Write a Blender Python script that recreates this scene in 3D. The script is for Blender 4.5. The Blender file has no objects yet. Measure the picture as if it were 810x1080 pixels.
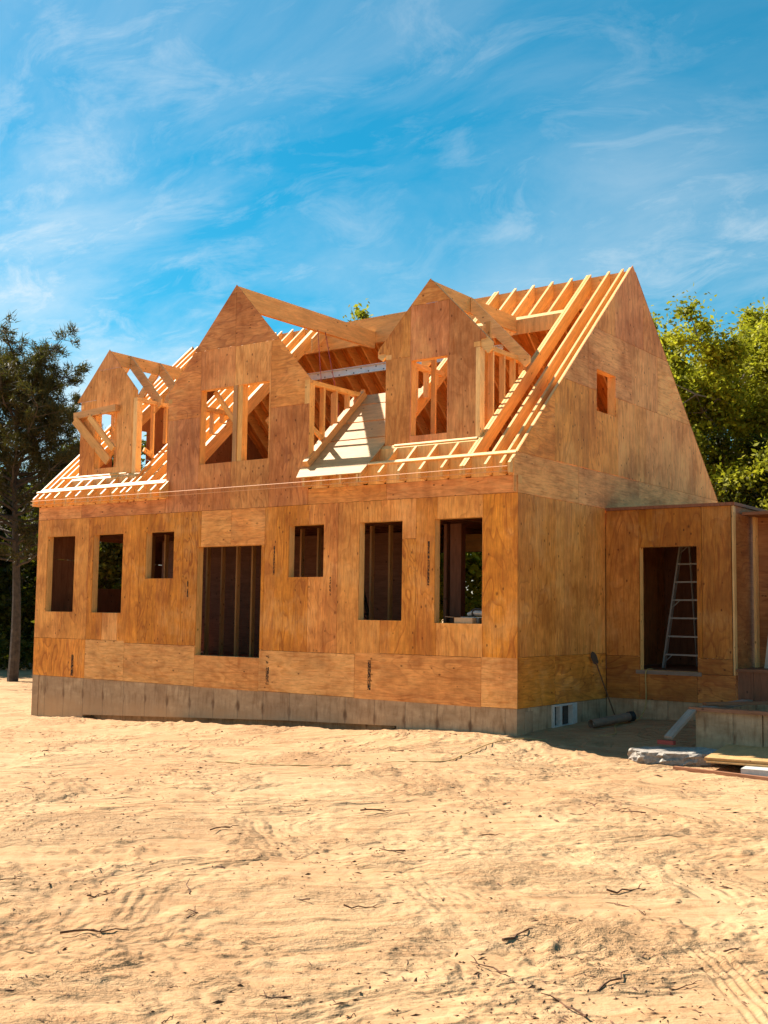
import bpy, math, random
import numpy as np
from mathutils import Vector, Matrix

random.seed(7)
rng = np.random.default_rng(11)
scn = bpy.context.scene
COL = scn.collection

# ------------------------------------------------------------------ materials
def new_mat(name):
    m = bpy.data.materials.new(name); m.use_nodes = True
    nt = m.node_tree; nt.nodes.clear()
    out = nt.nodes.new('ShaderNodeOutputMaterial')
    b = nt.nodes.new('ShaderNodeBsdfPrincipled')
    nt.links.new(b.outputs[0], out.inputs[0])
    return m, nt, b, out

class G:
    """small node-graph writer"""
    def __init__(self, nt): self.nt = nt
    def n(self, t, **kw):
        x = self.nt.nodes.new(t)
        for k, v in kw.items(): setattr(x, k, v)
        return x
    def put(self, sock, v):
        if isinstance(v, bpy.types.NodeSocket): self.nt.links.new(v, sock)
        else: sock.default_value = v
    def math(self, op, a, b=0.0, c=None, clamp=False):
        x = self.n('ShaderNodeMath', operation=op, use_clamp=clamp)
        self.put(x.inputs[0], a); self.put(x.inputs[1], b)
        if c is not None: self.put(x.inputs[2], c)
        return x.outputs[0]
    def mix(self, f, a, b, blend='MIX'):
        x = self.n('ShaderNodeMix', data_type='RGBA', blend_type=blend)
        self.put(x.inputs[0], f); self.put(x.inputs[6], a); self.put(x.inputs[7], b)
        return x.outputs[2]
    def noise(self, vec, scale, detail=2.0, rough=0.5, dist=0.0):
        x = self.n('ShaderNodeTexNoise')
        self.put(x.inputs['Vector'], vec); self.put(x.inputs['Scale'], scale)
        x.inputs['Detail'].default_value = detail; x.inputs['Roughness'].default_value = rough
        x.inputs['Distortion'].default_value = dist
        return x.outputs['Fac']
    def mapping(self, vec, scale=(1, 1, 1), loc=(0, 0, 0), rot=(0, 0, 0)):
        x = self.n('ShaderNodeMapping')
        self.put(x.inputs['Vector'], vec)
        x.inputs['Scale'].default_value = scale; x.inputs['Location'].default_value = loc
        x.inputs['Rotation'].default_value = rot
        return x.outputs[0]
    def ramp(self, f, stops, interp='LINEAR'):
        x = self.n('ShaderNodeValToRGB'); x.color_ramp.interpolation = interp
        el = x.color_ramp.elements
        while len(el) < len(stops): el.new(0.5)
        for e, (p, c) in zip(el, stops):
            e.position = p; e.color = (*c, 1) if len(c) == 3 else c
        self.put(x.inputs[0], f); return x.outputs[0]
    def rng(self, v, a, b, c=0.0, d=1.0):
        x = self.n('ShaderNodeMapRange'); x.clamp = True
        self.put(x.inputs[0], v)
        for i, q in enumerate((a, b, c, d)): x.inputs[i + 1].default_value = q
        return x.outputs[0]
    def uv(self):
        x = self.n('ShaderNodeUVMap'); x.uv_map = 'UVMap'; return x.outputs[0]
    def attr(self, name):
        x = self.n('ShaderNodeAttribute'); x.attribute_name = name
        s = self.n('ShaderNodeSeparateColor'); self.nt.links.new(x.outputs['Color'], s.inputs[0])
        return s.outputs
    def pos(self): return self.n('ShaderNodeNewGeometry').outputs['Position']
    def bump(self, h, strength, dist, normal=None):
        x = self.n('ShaderNodeBump'); self.put(x.inputs['Height'], h)
        x.inputs['Strength'].default_value = strength; x.inputs['Distance'].default_value = dist
        if normal is not None: self.nt.links.new(normal, x.inputs['Normal'])
        return x.outputs[0]

def wood_mat(name, base, dark, pale, red, line_amt=0.5, fibre=0.25, knots=True, stain=0.35, rough=0.62, ring=9.0, us=0.55, vs=3.4, strip=.27, fine_amt=.5, weather=0.0):
    m, nt, b, out = new_mat(name); g = G(nt)
    uv = g.uv(); t = g.attr('tint')
    # cathedral grain: contour lines of a stretched noise
    w = g.noise(g.mapping(uv, (us, vs, 1)), 1.0, 2.0, 0.55, 0.5)
    saw = g.math('FRACT', g.math('MULTIPLY', w, ring))
    line = g.math('MULTIPLY', g.rng(saw, .55, .9), g.rng(saw, 1.0, .93))
    line = g.math('MULTIPLY', line, g.rng(g.noise(g.mapping(uv, (.7, 1.4, 1), (9, 2, 0)), 1.0, 2.0), .35, .62, .25, 1.0))
    sx_ = g.n('ShaderNodeSeparateXYZ'); nt.links.new(uv, sx_.inputs[0])
    wv = g.math('ADD', sx_.outputs[1], g.math('MULTIPLY', g.noise(g.mapping(uv, (.25, .5, 1)), 1.0, 1.0), .16))
    wn = g.n('ShaderNodeTexWhiteNoise', noise_dimensions='1D'); nt.links.new(g.math('FLOOR', g.math('DIVIDE', wv, strip)), wn.inputs[1])
    fine = g.noise(g.mapping(uv, (1.3, 22, 1)), 1.0, 3.0, 0.65)
    fib = g.noise(g.mapping(uv, (3.0, 150, 1)), 1.0, 2.0, 0.6)
    blotch = g.noise(g.mapping(uv, (0.9, 1.7, 1)), 1.3, 3.0, 0.6)
    c = g.mix(g.math('MULTIPLY', line, line_amt), base + (1,), dark + (1,))
    c = g.mix(g.math('MULTIPLY', g.rng(fib, 0.35, 0.75), fibre), c, dark + (1,))
    c = g.mix(g.math('MULTIPLY', t[1], 0.85), c, g.mix(g.math('MULTIPLY', line, line_amt), red + (1,), tuple(x * 0.62 for x in red) + (1,)))
    c = g.mix(g.math('MULTIPLY', t[2], 0.8), c, g.mix(g.math('MULTIPLY', line, line_amt * 0.55), pale + (1,), base + (1,)))
    c = g.mix(g.math('MULTIPLY', g.rng(blotch, 0.45, 0.8), stain), c, tuple(x * 0.5 for x in dark) + (1,))
    c = g.mix(g.math('MULTIPLY', g.rng(fine, 0.5, 0.72), fine_amt), c, dark + (1,))
    c = g.mix(g.math('MULTIPLY', g.rng(wn.outputs[0], 0.3, 1.0), .22), c, g.mix(.5, dark + (1,), red + (1,)))
    # weathering that runs across neighbouring sheets
    pw = g.pos()
    wt = g.noise(g.mapping(pw, (.9, .9, 1.1), (3, 1, 5)), 1.1, 5.0, .68)
    drip = g.noise(g.mapping(pw, (7, 7, .7), (1, 4, 2)), 1.0, 3.0, .6)
    c = g.mix(g.math('MULTIPLY', g.math('MULTIPLY', g.rng(wt, .47, .62), g.rng(drip, .3, .62, .35, 1.0)), weather), c, tuple(x * .8 for x in dark) + (1,))
    c = g.mix(g.math('MULTIPLY', g.rng(wt, .46, .34), weather * .6), c, pale + (1,))
    if knots:
        v = g.n('ShaderNodeTexVoronoi', feature='F1'); v.inputs['Scale'].default_value = 2.6
        g.put(v.inputs['Vector'], g.mapping(uv, (0.75, 1.0, 1)))
        k = g.rng(g.math('ADD', v.outputs['Distance'], g.math('MULTIPLY', blotch, 0.08)), 0.055, 0.115, 1.0, 0.0)
        c = g.mix(g.math('MULTIPLY', k, 0.8), c, tuple(x * 0.34 for x in dark) + (1,))
        v2 = g.n('ShaderNodeTexVoronoi', feature='F1'); v2.inputs['Scale'].default_value = 6.0
        g.put(v2.inputs['Vector'], g.mapping(uv, (0.8, 1.2, 1), (3.1, 7.7, 0)))
        k2 = g.math('MULTIPLY', g.rng(v2.outputs['Distance'], 0.08, 0.13, 1.0, 0.0), g.rng(v2.outputs['Color'], .3, .34))
        c = g.mix(g.math('MULTIPLY', k2, 0.75), c, tuple(x * 0.25 for x in dark) + (1,))
    cloud = g.noise(g.mapping(uv, (2.2, 9.0, 1), (11, 4, 0)), 1.0, 5.0, .75)
    fine2 = g.noise(g.mapping(uv, (3.5, 42, 1), (3, 9, 0)), 1.0, 2.0, .6)
    c = g.mix(g.math('MULTIPLY', g.rng(fine2, .5, .7), .4), c, dark + (1,))
    val = g.math('MULTIPLY', g.rng(t[0], -0.5, 1.0, 0.42, 1.26), g.rng(cloud, .28, .72, .76, 1.30))
    c = g.mix(1.0, c, g.n('ShaderNodeCombineColor').outputs[0], 'MULTIPLY') if False else c
    hs = g.n('ShaderNodeHueSaturation'); g.put(hs.inputs['Color'], c); g.put(hs.inputs['Value'], val)
    g.put(b.inputs['Base Color'], hs.outputs[0])
    b.inputs['Roughness'].default_value = rough
    b.inputs['Specular IOR Level'].default_value = 0.25
    h = g.math('ADD', g.math('MULTIPLY', fib, 0.5), g.math('MULTIPLY', line, 0.5))
    g.put(b.inputs['Normal'], g.bump(h, 0.35, 0.004))
    return m

M = {}
M['ply'] = wood_mat('plywood', (0.90, 0.345, 0.034), (0.38, 0.085, 0.005), (0.93, 0.52, 0.185), (0.72, 0.30, 0.145), 0.75, 0.3, stain=.45, ring=9.0, us=.75, vs=2.3, fine_amt=.42, weather=.5)
M['lumber'] = wood_mat('lumber', (0.77, 0.42, 0.125), (0.55, 0.23, 0.05), (0.86, 0.60, 0.29), (0.64, 0.31, 0.13), 0.3, 0.2, True, 0.1, 0.55, 5.0, 0.5, 9.0, .6, .3)
M['newply'] = wood_mat('new plywood', (0.46, 0.265, 0.105), (0.34, 0.18, 0.06), (0.49, 0.30, 0.13), (0.40, 0.25, 0.12), 0.3, 0.2, True, 0.1, 0.6, fine_amt=.25)
M['treated_shade'] = wood_mat('treated lumber', (0.30, 0.12, 0.055), (0.17, 0.06, 0.025), (0.4, 0.2, 0.1), (0.25, 0.10, 0.06), 0.35, 0.25, True, 0.2)  # treated boards; also paints indoor shade onto decks, panels and far walls
M['greywood'] = wood_mat('weathered lumber', (0.34, 0.27, 0.21), (0.2, 0.15, 0.11), (0.42, 0.35, 0.28), (0.3, 0.22, 0.17), 0.35, 0.3, True, 0.3)

def simple(name, col, rough=0.5, metal=0.0, nscale=20.0, var=0.15, bump=0.0):
    m, nt, b, out = new_mat(name); g = G(nt)
    tc = g.n('ShaderNodeTexCoord').outputs['Object']
    f = g.noise(tc, nscale, 4.0, 0.6)
    c = g.mix(g.rng(f, 0.3, 0.75), tuple(x * (1 - var) for x in col) + (1,), tuple(min(1, x * (1 + var)) for x in col) + (1,))
    g.put(b.inputs['Base Color'], c); b.inputs['Roughness'].default_value = rough; b.inputs['Metallic'].default_value = metal
    if bump: g.put(b.inputs['Normal'], g.bump(f, bump, 0.02))
    return m
M['steel'] = simple('galvanised steel', (0.62, 0.64, 0.66), 0.42, 0.35, 8, 0.12)
M['alu'] = simple('aluminium', (0.42, 0.38, 0.34), 0.45, 0.3, 12, 0.1)
M['black'] = simple('black', (0.02, 0.019, 0.018), 0.5)
M['darksteel_dim'] = simple('dark tool steel', (0.03, 0.02, 0.014), 0.55, 0.2)  # tool steel; also the painted-dim metal of the indoor ladder
M['white'] = simple('white vinyl', (0.58, 0.54, 0.48), 0.4)
M['red'] = simple('red', (0.30, 0.03, 0.02), 0.5)
M['card'] = simple('cardboard', (0.50, 0.33, 0.19), 0.8)
M['tubegrey'] = simple('grey cardboard tube', (0.20, 0.13, 0.085), 0.75, 0, 14, 0.2)
M['cord'] = simple('tan cord', (0.42, 0.27, 0.09), 0.6)
M['string'] = simple('orange string', (0.75, 0.36, 0.15), 0.6)
M['rock'] = simple('broken concrete', (0.32, 0.27, 0.22), 0.9, 0, 16, 0.45, 0.7)
M['glass'] = simple('dark glass', (0.02, 0.018, 0.016), 0.08)
M['twig'] = simple('twig bark', (0.14, 0.062, 0.026), 0.9, 0, 30, 0.4)
M['palechip'] = simple('pale chip', (0.6, 0.42, 0.25), 0.9, 0, 30, 0.3)
def ink():
    m, nt, b, out = new_mat('stencil ink'); g = G(nt); uv = g.uv()
    f = g.noise(g.mapping(uv, (26, 45, 1)), 1.0, 2.0, .7); f2 = g.noise(g.mapping(uv, (7, 3, 1)), 1.0, 1.0, .5)
    b.inputs['Base Color'].default_value = (.035, .018, .01, 1); b.inputs['Roughness'].default_value = .85
    tr = g.n('ShaderNodeBsdfTransparent'); ms = g.n('ShaderNodeMixShader')
    nt.links.new(g.math('MULTIPLY', g.rng(f, .47, .50), g.rng(f2, .36, .40)), ms.inputs[0])
    nt.links.new(tr.outputs[0], ms.inputs[1]); nt.links.new(b.outputs[0], ms.inputs[2]); nt.links.new(ms.outputs[0], out.inputs[0])
    return m
M['ink'] = ink()
M['bark'] = simple('bark', (0.085, 0.06, 0.042), 0.95, 0, 6, 0.5, 0.6)
M['barklight'] = simple('light bark', (0.20, 0.16, 0.12), 0.95, 0, 6, 0.4, 0.6)

def concrete():
    m, nt, b, out = new_mat('form concrete'); g = G(nt)
    uv = g.uv(); s = g.n('ShaderNodeSeparateXYZ'); nt.links.new(uv, s.inputs[0])
    n1 = g.noise(g.mapping(uv, (1.2, 2.2, 1)), 2.2, 5.0, 0.65)
    n2 = g.noise(g.mapping(uv, (6, 1.2, 1)), 2.0, 3.0, 0.6)
    pan = g.math('DIVIDE', s.outputs[0], 0.61)
    cell = g.math('FLOOR', pan)
    wn = g.n('ShaderNodeTexWhiteNoise', noise_dimensions='1D'); nt.links.new(cell, wn.inputs[1])
    fr = g.math('ABSOLUTE', g.math('SUBTRACT', g.math('FRACT', pan), 0.5))
    seam = g.rng(fr, 0.478, 0.497)
    base = g.mix(g.rng(n1, 0.3, 0.72), (0.33, 0.205, 0.105, 1), (0.60, 0.42, 0.25, 1))
    base = g.mix(g.math('MULTIPLY', wn.outputs[0], 0.45), base, (0.33, 0.20, 0.11, 1))
    base = g.mix(g.math('MULTIPLY', g.rng(n2, 0.48, 0.75), 0.7), base, (0.19, 0.10, 0.045, 1))
    n3 = g.noise(g.mapping(uv, (9, 2.2, 1)), 2.0, 4.0, 0.7)
    base = g.mix(g.math('MULTIPLY', g.rng(n3, 0.55, 0.75), 0.5), base, (0.24, 0.10, 0.035, 1))
    # rusty tie spots on the seams
    dy = g.math('ABSOLUTE', g.math('SUBTRACT', g.math('FRACT', g.math('DIVIDE', g.math('ADD', s.outputs[1], 2.25), 0.92)), 0.5))
    dx = g.math('SUBTRACT', 0.5, fr)
    d = g.math('SQRT', g.math('ADD', g.math('POWER', g.math('MULTIPLY', dx, 0.61), 2.0), g.math('POWER', g.math('MULTIPLY', dy, 0.46), 2.0)))
    tie = g.rng(g.math('SUBTRACT', d, g.math('MULTIPLY', n1, 0.03)), 0.012, 0.045, 1.0, 0.0)
    spl = g.rng(g.math('ADD', s.outputs[1], g.math('MULTIPLY', g.math('SUBTRACT', n1, .5), .45)), -.22, .06, .75, 0.0)
    base = g.mix(spl, base, (0.50, 0.31, 0.16, 1))
    c = g.mix(g.math('MULTIPLY', seam, 0.45), base, (0.10, 0.065, 0.035, 1))
    c = g.mix(g.math('MULTIPLY', tie, g.math('MULTIPLY', g.rng(n2, .35, .6), .8)), c, (0.13, 0.06, 0.025, 1))
    g.put(b.inputs['Base Color'], c); b.inputs['Roughness'].default_value = 0.9
    g.put(b.inputs['Normal'], g.bump(g.math('SUBTRACT', n1, seam), 0.4, 0.012))
    return m
M['concrete'] = concrete()

def sand():
    m, nt, b, out = new_mat('sandy soil'); g = G(nt)
    p = g.pos()
    big = g.noise(p, 0.35, 4.0, 0.6, 0.3)
    mid = g.noise(g.mapping(p, (1, 1, 1), (5, 3, 0)), 2.3, 5.0, 0.65)
    fine = g.noise(p, 22.0, 4.0, 0.7)
    vfine = g.noise(p, 120.0, 2.0, 0.7)
    c = g.mix(g.rng(big, 0.35, 0.68), (0.375, 0.210, 0.100, 1), (0.49, 0.312, 0.163, 1))
    c = g.mix(g.math('MULTIPLY', g.rng(mid, 0.52, 0.75), 0.5), c, (0.42, 0.235, 0.105, 1))
    c = g.mix(g.math('MULTIPLY', g.rng(fine, 0.54, 0.72), 0.55), c, (0.28, 0.135, 0.055, 1))
    c = g.mix(g.math('MULTIPLY', g.rng(vfine, 0.4, 0.75), 0.35), c, (0.36, 0.22, 0.11, 1))
    scuff = g.rng(g.noise(g.mapping(p, (1, 1, 1), (3, 8, 0)), .75, 4.0, .65, .6), .46, .62)
    rot = g.mapping(p, (1, 1, 1), (0, 0, 0), (0, 0, -0.75))
    rake = g.noise(g.mapping(rot, (1.1, 6.5, 1)), 1.6, 5.0, 0.7)
    c = g.mix(g.math('MULTIPLY', g.math('MULTIPLY', g.rng(rake, 0.5, 0.66), g.rng(mid, .38, .6, .25, 1.0)), 0.8), c, (0.31, 0.155, 0.07, 1))
    c = g.mix(g.math('MULTIPLY', g.rng(rake, 0.5, 0.3), 0.3), c, (0.54, 0.37, 0.22, 1))
    # bits of bark and organic litter mixed in the soil
    v = g.n('ShaderNodeTexVoronoi', feature='F1'); v.inputs['Scale'].default_value = 9.0
    g.put(v.inputs['Vector'], g.mapping(p, (1, 2.4, 1), (0, 0, 0), (0, 0, 0.5)))
    msk = g.rng(g.noise(p, 1.1, 3.0, 0.7), 0.5, 0.62)
    lit = g.math('MULTIPLY', g.rng(v.outputs['Distance'], 0.08, 0.15, 1.0, 0.0), msk)
    c = g.mix(g.math('MULTIPLY', lit, 0.85), c, (0.09, 0.045, 0.02, 1))
    g.put(b.inputs['Base Color'], c); b.inputs['Roughness'].default_value = 0.95
    b.inputs['Specular IOR Level'].default_value = 0.1
    c = g.mix(g.math('MULTIPLY', g.math('MULTIPLY', scuff, g.rng(fine, .4, .62)), .5), c, (0.27, 0.13, 0.058, 1))
    h = g.math('ADD', g.math('ADD', g.math('MULTIPLY', mid, 0.6), g.math('MULTIPLY', rake, .5)), g.math('ADD', g.math('MULTIPLY', fine, 0.3), g.math('MULTIPLY', vfine, 0.07)))
    g.put(b.inputs['Normal'], g.bump(g.math('MULTIPLY', h, g.math('ADD', .35, g.math('MULTIPLY', scuff, 1.1))), 1.0, 0.08))
    return m
M['sand'] = sand()

def leaf_mat(name, dark, light, trans=0.45):
    m, nt, b, out = new_mat(name); g = G(nt)
    t = g.attr('tint')
    c = g.mix(t[0], dark + (1,), light + (1,))
    g.put(b.inputs['Base Color'], c); b.inputs['Roughness'].default_value = 0.6
    b.inputs['Specular IOR Level'].default_value = 0.15
    tr = g.n('ShaderNodeBsdfTranslucent'); g.put(tr.inputs[0], g.mix(0.5, c, (0.22, 0.24, 0.01, 1)))
    ms = g.n('ShaderNodeMixShader'); ms.inputs[0].default_value = trans
    nt.links.new(b.outputs[0], ms.inputs[1]); nt.links.new(tr.outputs[0], ms.inputs[2])
    nt.links.new(ms.outputs[0], out.inputs[0])
    return m
M['leaf_bright'] = leaf_mat('bright oak leaves', (0.17, 0.18, 0.012), (0.52, 0.48, 0.03), 0.5)
M['leaf_dark'] = leaf_mat('shaded leaves', (0.020, 0.024, 0.004), (0.085, 0.080, 0.010), 0.3)  # shade of the wood painted in as a darker leaf colour
M['needle'] = leaf_mat('pine needles', (0.034, 0.030, 0.011), (0.105, 0.078, 0.024), 0.15)

# ------------------------------------------------------------------ mesh building
class MB:
    def __init__(self):
        self.v = []; self.f = []; self.uv = []; self.t = []; self.sm = []
    def face(self, pts, uvs, tint, smooth=False):
        i = len(self.v); self.v += [tuple(p) for p in pts]
        self.f.append(tuple(range(i, i + len(pts)))); self.uv.append([tuple(q) for q in uvs]); self.t.append(tint); self.sm.append(smooth)
    def prism(self, poly, O, U, V, N, th, grain='u', tint=None, off=None):
        """2-D polygon (a,b) in the plane O + a U + b V, extruded from N*0 to -N*th"""
        O, U, V, N = Vector(O), Vector(U), Vector(V), Vector(N)
        if tint is None: tint = rtint()
        if off is None: off = (random.uniform(0, 60), random.uniform(0, 60))
        area = sum(poly[i][0] * poly[(i + 1) % len(poly)][1] - poly[(i + 1) % len(poly)][0] * poly[i][1] for i in range(len(poly)))
        if area < 0: poly = poly[::-1]
        if U.cross(V).dot(N) < 0: poly = poly[::-1]
        P = [O + U * a + V * b for a, b in poly]; Q = [p - N * th for p in P]
        k = (lambda a, b: (a + off[0], b + off[1])) if grain == 'u' else (lambda a, b: (b + off[0], a + off[1]))
        uv = [k(a, b) for a, b in poly]
        self.face(P, uv, tint); self.face(Q[::-1], [(x + 7.3, y + 3.1) for x, y in uv[::-1]], tint)
        n = len(P)
        for i in range(n):
            j = (i + 1) % n
            a, b = uv[i], uv[j]
            if abs(a[0] - b[0]) > abs(a[1] - b[1]) * 0.3:
                q = [(a[0], a[1]), (b[0], a[1]), (b[0], a[1] + th), (a[0], a[1] + th)]
            else:
                q = [(a[0], a[1]), (a[0] + 0.02, b[1]), (a[0] + 0.02 + th * .2, b[1]), (a[0] + th * .2, a[1])]
            self.face([P[j], P[i], Q[i], Q[j]], [q[1], q[0], q[3], q[2]], tint)
    def board(self, p0, p1, w, h, side=None, tint=None):
        """board from p0 to p1 (centre line); w across 'side' direction, h across the other"""
        p0, p1 = Vector(p0), Vector(p1); d = (p1 - p0); L = d.length; d.normalize()
        s = Vector(side) if side is not None else (Vector((0, 0, 1)).cross(d) if abs(d.z) < 0.95 else Vector((1, 0, 0)))
        s = (s - d * s.dot(d)).normalized(); n = d.cross(s).normalized()
        self.prism([(0, -w / 2), (L, -w / 2), (L, w / 2), (0, w / 2)], p0 + n * (h / 2), d, s, n, h, 'u', tint)
    def box(self, x0, x1, y0, y1, z0, z1, tint=None):
        dims = (x1 - x0, y1 - y0, z1 - z0); a = dims.index(max(dims))
        c = Vector(((x0 + x1) / 2, (y0 + y1) / 2, (z0 + z1) / 2))
        d = Vector((0, 0, 0)); d[a] = dims[a] / 2
        s = Vector((0, 0, 0)); o = [i for i in range(3) if i != a]; s[o[0]] = 1
        self.board(c - d, c + d, dims[o[0]], dims[o[1]], s, tint)
    def tube(self, pts, rad, seg=8, tint=(0.5, 0, 0), cap=True):
        pts = [Vector(p) for p in pts]; n = len(pts)
        rs = rad if isinstance(rad, (list, tuple)) else [rad] * n
        rings = []; ref = None
        for i, p in enumerate(pts):
            d = (pts[min(i + 1, n - 1)] - pts[max(i - 1, 0)]).normalized()
            if ref is None: ref = d.orthogonal().normalized()
            ref = (ref - d * ref.dot(d)).normalized(); b = d.cross(ref)
            rings.append([p + (ref * math.cos(2 * math.pi * k / seg) + b * math.sin(2 * math.pi * k / seg)) * rs[i] for k in range(seg)])
        for i in range(n - 1):
            for k in range(seg):
                l = (k + 1) % seg
                self.face([rings[i][k], rings[i][l], rings[i + 1][l], rings[i + 1][k]],
                          [(i * .2, k * .05), (i * .2, k * .05 + .05), (i * .2 + .2, k * .05 + .05), (i * .2 + .2, k * .05)], tint, True)
        if cap:
            self.face(rings[0][::-1], [(0, 0)] * seg, tint); self.face(rings[-1], [(0, 0)] * seg, tint)
    def build(self, name, mat, parent=None, **props):
        me = bpy.data.meshes.new(name)
        me.from_pydata(self.v, [], self.f)
        uvl = me.uv_layers.new(name='UVMap')
        uvl.data.foreach_set('uv', np.array([c for f in self.uv for q in f for c in q], dtype=np.float32))
        at = me.attributes.new('tint', 'FLOAT_COLOR', 'FACE')
        at.data.foreach_set('color', np.array([c for t in self.t for c in (*t, 1.0)], dtype=np.float32))
        me.polygons.foreach_set('use_smooth', self.sm)
        me.materials.append(M[mat] if isinstance(mat, str) else mat)
        me.validate(); me.update()
        o = bpy.data.objects.new(name, me); COL.objects.link(o)
        if parent is not None:
            o.parent = parent
            # parts are modelled in world coordinates; keep them there
            w = parent_world(parent); o.matrix_parent_inverse = w.inverted()
        for k, v in props.items(): o[k] = v
        return o

def parent_world(p):
    m = Matrix.Translation(p.location) if p.rotation_euler[:] == (0, 0, 0) else (Matrix.Translation(p.location) @ p.rotation_euler.to_matrix().to_4x4())
    if p.parent: return parent_world(p.parent) @ p.matrix_parent_inverse @ m
    return m

def rtint(red=0.0, pale=0.0, val=None, j=0.25):
    return (random.uniform(0.12, 0.88) if val is None else max(-.5, min(1, val + random.uniform(-j, j) * 0.8)),
            max(0, min(1, red + random.uniform(-.25, .25))) if red else random.uniform(0, .12),
            max(0, min(1, pale + random.uniform(-.25, .3))) if pale else random.uniform(0, .15))

def empty(name, loc, label, cat, group=None):
    o = bpy.data.objects.new(name, None); COL.objects.link(o); o.location = loc; o.empty_display_size = 0.2
    o['label'] = label; o['category'] = cat
    if group: o['group'] = group
    return o

def tag(o, label, cat, group=None):
    o['label'] = label; o['category'] = cat
    if group: o['group'] = group
    return o

def clip(poly, planes):
    """keep where a*x + b*y <= c"""
    for a, b, c in planes:
        out = []
        for i in range(len(poly)):
            p, q = poly[i], poly[(i + 1) % len(poly)]
            dp, dq = a * p[0] + b * p[1] - c, a * q[0] + b * q[1] - c
            if dp <= 0: out.append(p)
            if dp * dq < 0:
                t = dp / (dp - dq); out.append((p[0] + (q[0] - p[0]) * t, p[1] + (q[1] - p[1]) * t))
        poly = out
        if len(poly) < 3: return []
    return poly

def sheets(mb, rects, O, U, V, N, holes=(), planes=(), th=0.012, gap=0.003):
    """plywood sheets; rects: (a0,a1,b0,b1,grain,(red,pale,val))"""
    for a0, a1, b0, b1, gr, (red, pale, val) in rects:
        a0 += gap; a1 -= gap; b0 += gap; b1 -= gap
        tint = rtint(red, pale, val); off = (random.uniform(0, 60), random.uniform(0, 60)); dp = random.uniform(0, 0.003)
        xs = sorted({a0, a1, *[h for H in holes for h in H[:2] if a0 < h < a1]})
        zs = sorted({b0, b1, *[h for H in holes for h in H[2:] if b0 < h < b1]})
        for i in range(len(xs) - 1):
            for j in range(len(zs) - 1):
                cx, cz = (xs[i] + xs[i + 1]) / 2, (zs[j] + zs[j + 1]) / 2
                if any(H[0] < cx < H[1] and H[2] < cz < H[3] for H in holes): continue
                poly = clip([(xs[i], zs[j]), (xs[i + 1], zs[j]), (xs[i + 1], zs[j + 1]), (xs[i], zs[j + 1])], planes)
                if len(poly) >= 3:
                    mb.prism(poly, Vector(O) - Vector(N) * dp, U, V, N, th, 'u' if gr == 'h' else 'v', tint, off)

X, Y, Z = Vector((1, 0, 0)), Vector((0, 1, 0)), Vector((0, 0, 1))

# ------------------------------------------------------------------ terrain height
def ss(a, b, x):
    t = np.clip((x - a) / (b - a), 0, 1); return t * t * (3 - 2 * t)
def base_height(x, y):
    x = np.asarray(x, float); y = np.asarray(y, float)
    f = np.interp(x, [-60, -25, -11.6, -4.5, 0, 40], [-1.3, -0.95, -0.50, -0.20, 0, 0])
    f = f * (1 - 0.55 * ss(2, 10, -y))
    notch = ss(-0.9, 1.9, x) * (-0.18 * (1 - ss(0, 2.8, y)) * (1 - ss(2, 6, -y)) + 0.09 * ss(1.2, 3.0, y))
    notch = notch * (1 - ss(6, 10, x))
    ditch = -0.17 * ss(-10.0, -9.3, x) * (1 - ss(-3.4, -2.2, x)) * ss(-0.28, -0.05, y) * (1 - ss(0.3, 0.8, y))
    return f + notch + ditch
def gz(x, y): return float(base_height(x, y))

# ================================================================== HOUSE
W, D, SL, ZE = 11.6, 8.565, 0.9366, 4.217
HD = D / 2
def R(y): return ZE + SL * (y if y <= HD else D - y)
RV = 0.32
Z0, Z1, Z2 = 0.36, 1.10, 3.60
house = empty('wooden_house', (0, 0, 0), 'unfinished plywood and timber house with bare rafters and three dormers', 'house')

OR = (0, 0, .5)
# --- foundation
mb = MB()
def found_poly(x0, x1, zb0, zb1): return [(x0, zb0), (x1, zb1), (x1, Z0), (x0, Z0)]
for (x0, x1, a, b) in [(-W, -9.95, -0.75, -0.72), (-9.95, -4.5, -0.36, -0.11), (-4.5, -2.2, -0.11, -0.04), (-2.2, -0.0, -0.3, -0.25)]:
    mb.prism([(x0, a), (x1, b), (x1, Z0 - .002), (x0, Z0 - .002)], (0, 0.012, 0), X, Z, -Y, 0.22, 'u', (0.5, 0, 0), (0.2, 0))
mb.box(-W, 0, 0.24, 0.5, -0.9, 0.3, (0.2, 0, 0))
# side foundation with basement window opening
BW = (1.12, 1.94, -0.01, 0.355)
for y0, y1, z0, z1 in [(0.234, BW[0], -0.6, Z0 - .002), (BW[1], D, -0.6, Z0 - .002), (BW[0], BW[1], -0.6, BW[2])]:
    mb.prism([(y0, z0), (y1, z0), (y1, z1), (y0, z1)], (-0.012, 0, 0), Y, Z, X, 0.22, 'u', (0.5, 0, 0), (0.25, 0))
mb.prism([(0, -0.9), (D, -0.9), (D, Z0), (0, Z0)], (-W + .01, 0, 0), Y, Z, -X, 0.2, 'u', (0.5, 0, 0), (0, 0))
mb.prism([(-W, -0.9), (0, -0.9), (0, Z0), (-W, Z0)], (0, D - .01, 0), X, Z, Y, 0.2, 'u', (0.5, 0, 0), (0, 0))
# wing foundation
mb.prism([(0.0, -0.6), (2.23, -0.6), (2.23, 0.375), (0.0, 0.375)], (0, 3.085, 0), X, Z, -Y, 0.22, 'u', (0.5, 0, 0), (0.13, 0))
mb.prism([(3.31, -0.6), (8.4, -0.6), (8.4, 0.375), (3.31, 0.375)], (2.22, 0, 0), Y, Z, X, 0.2, 'u', (0.5, 0, 0), (0, 0))
mb.build('foundation', 'concrete', house)
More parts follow.
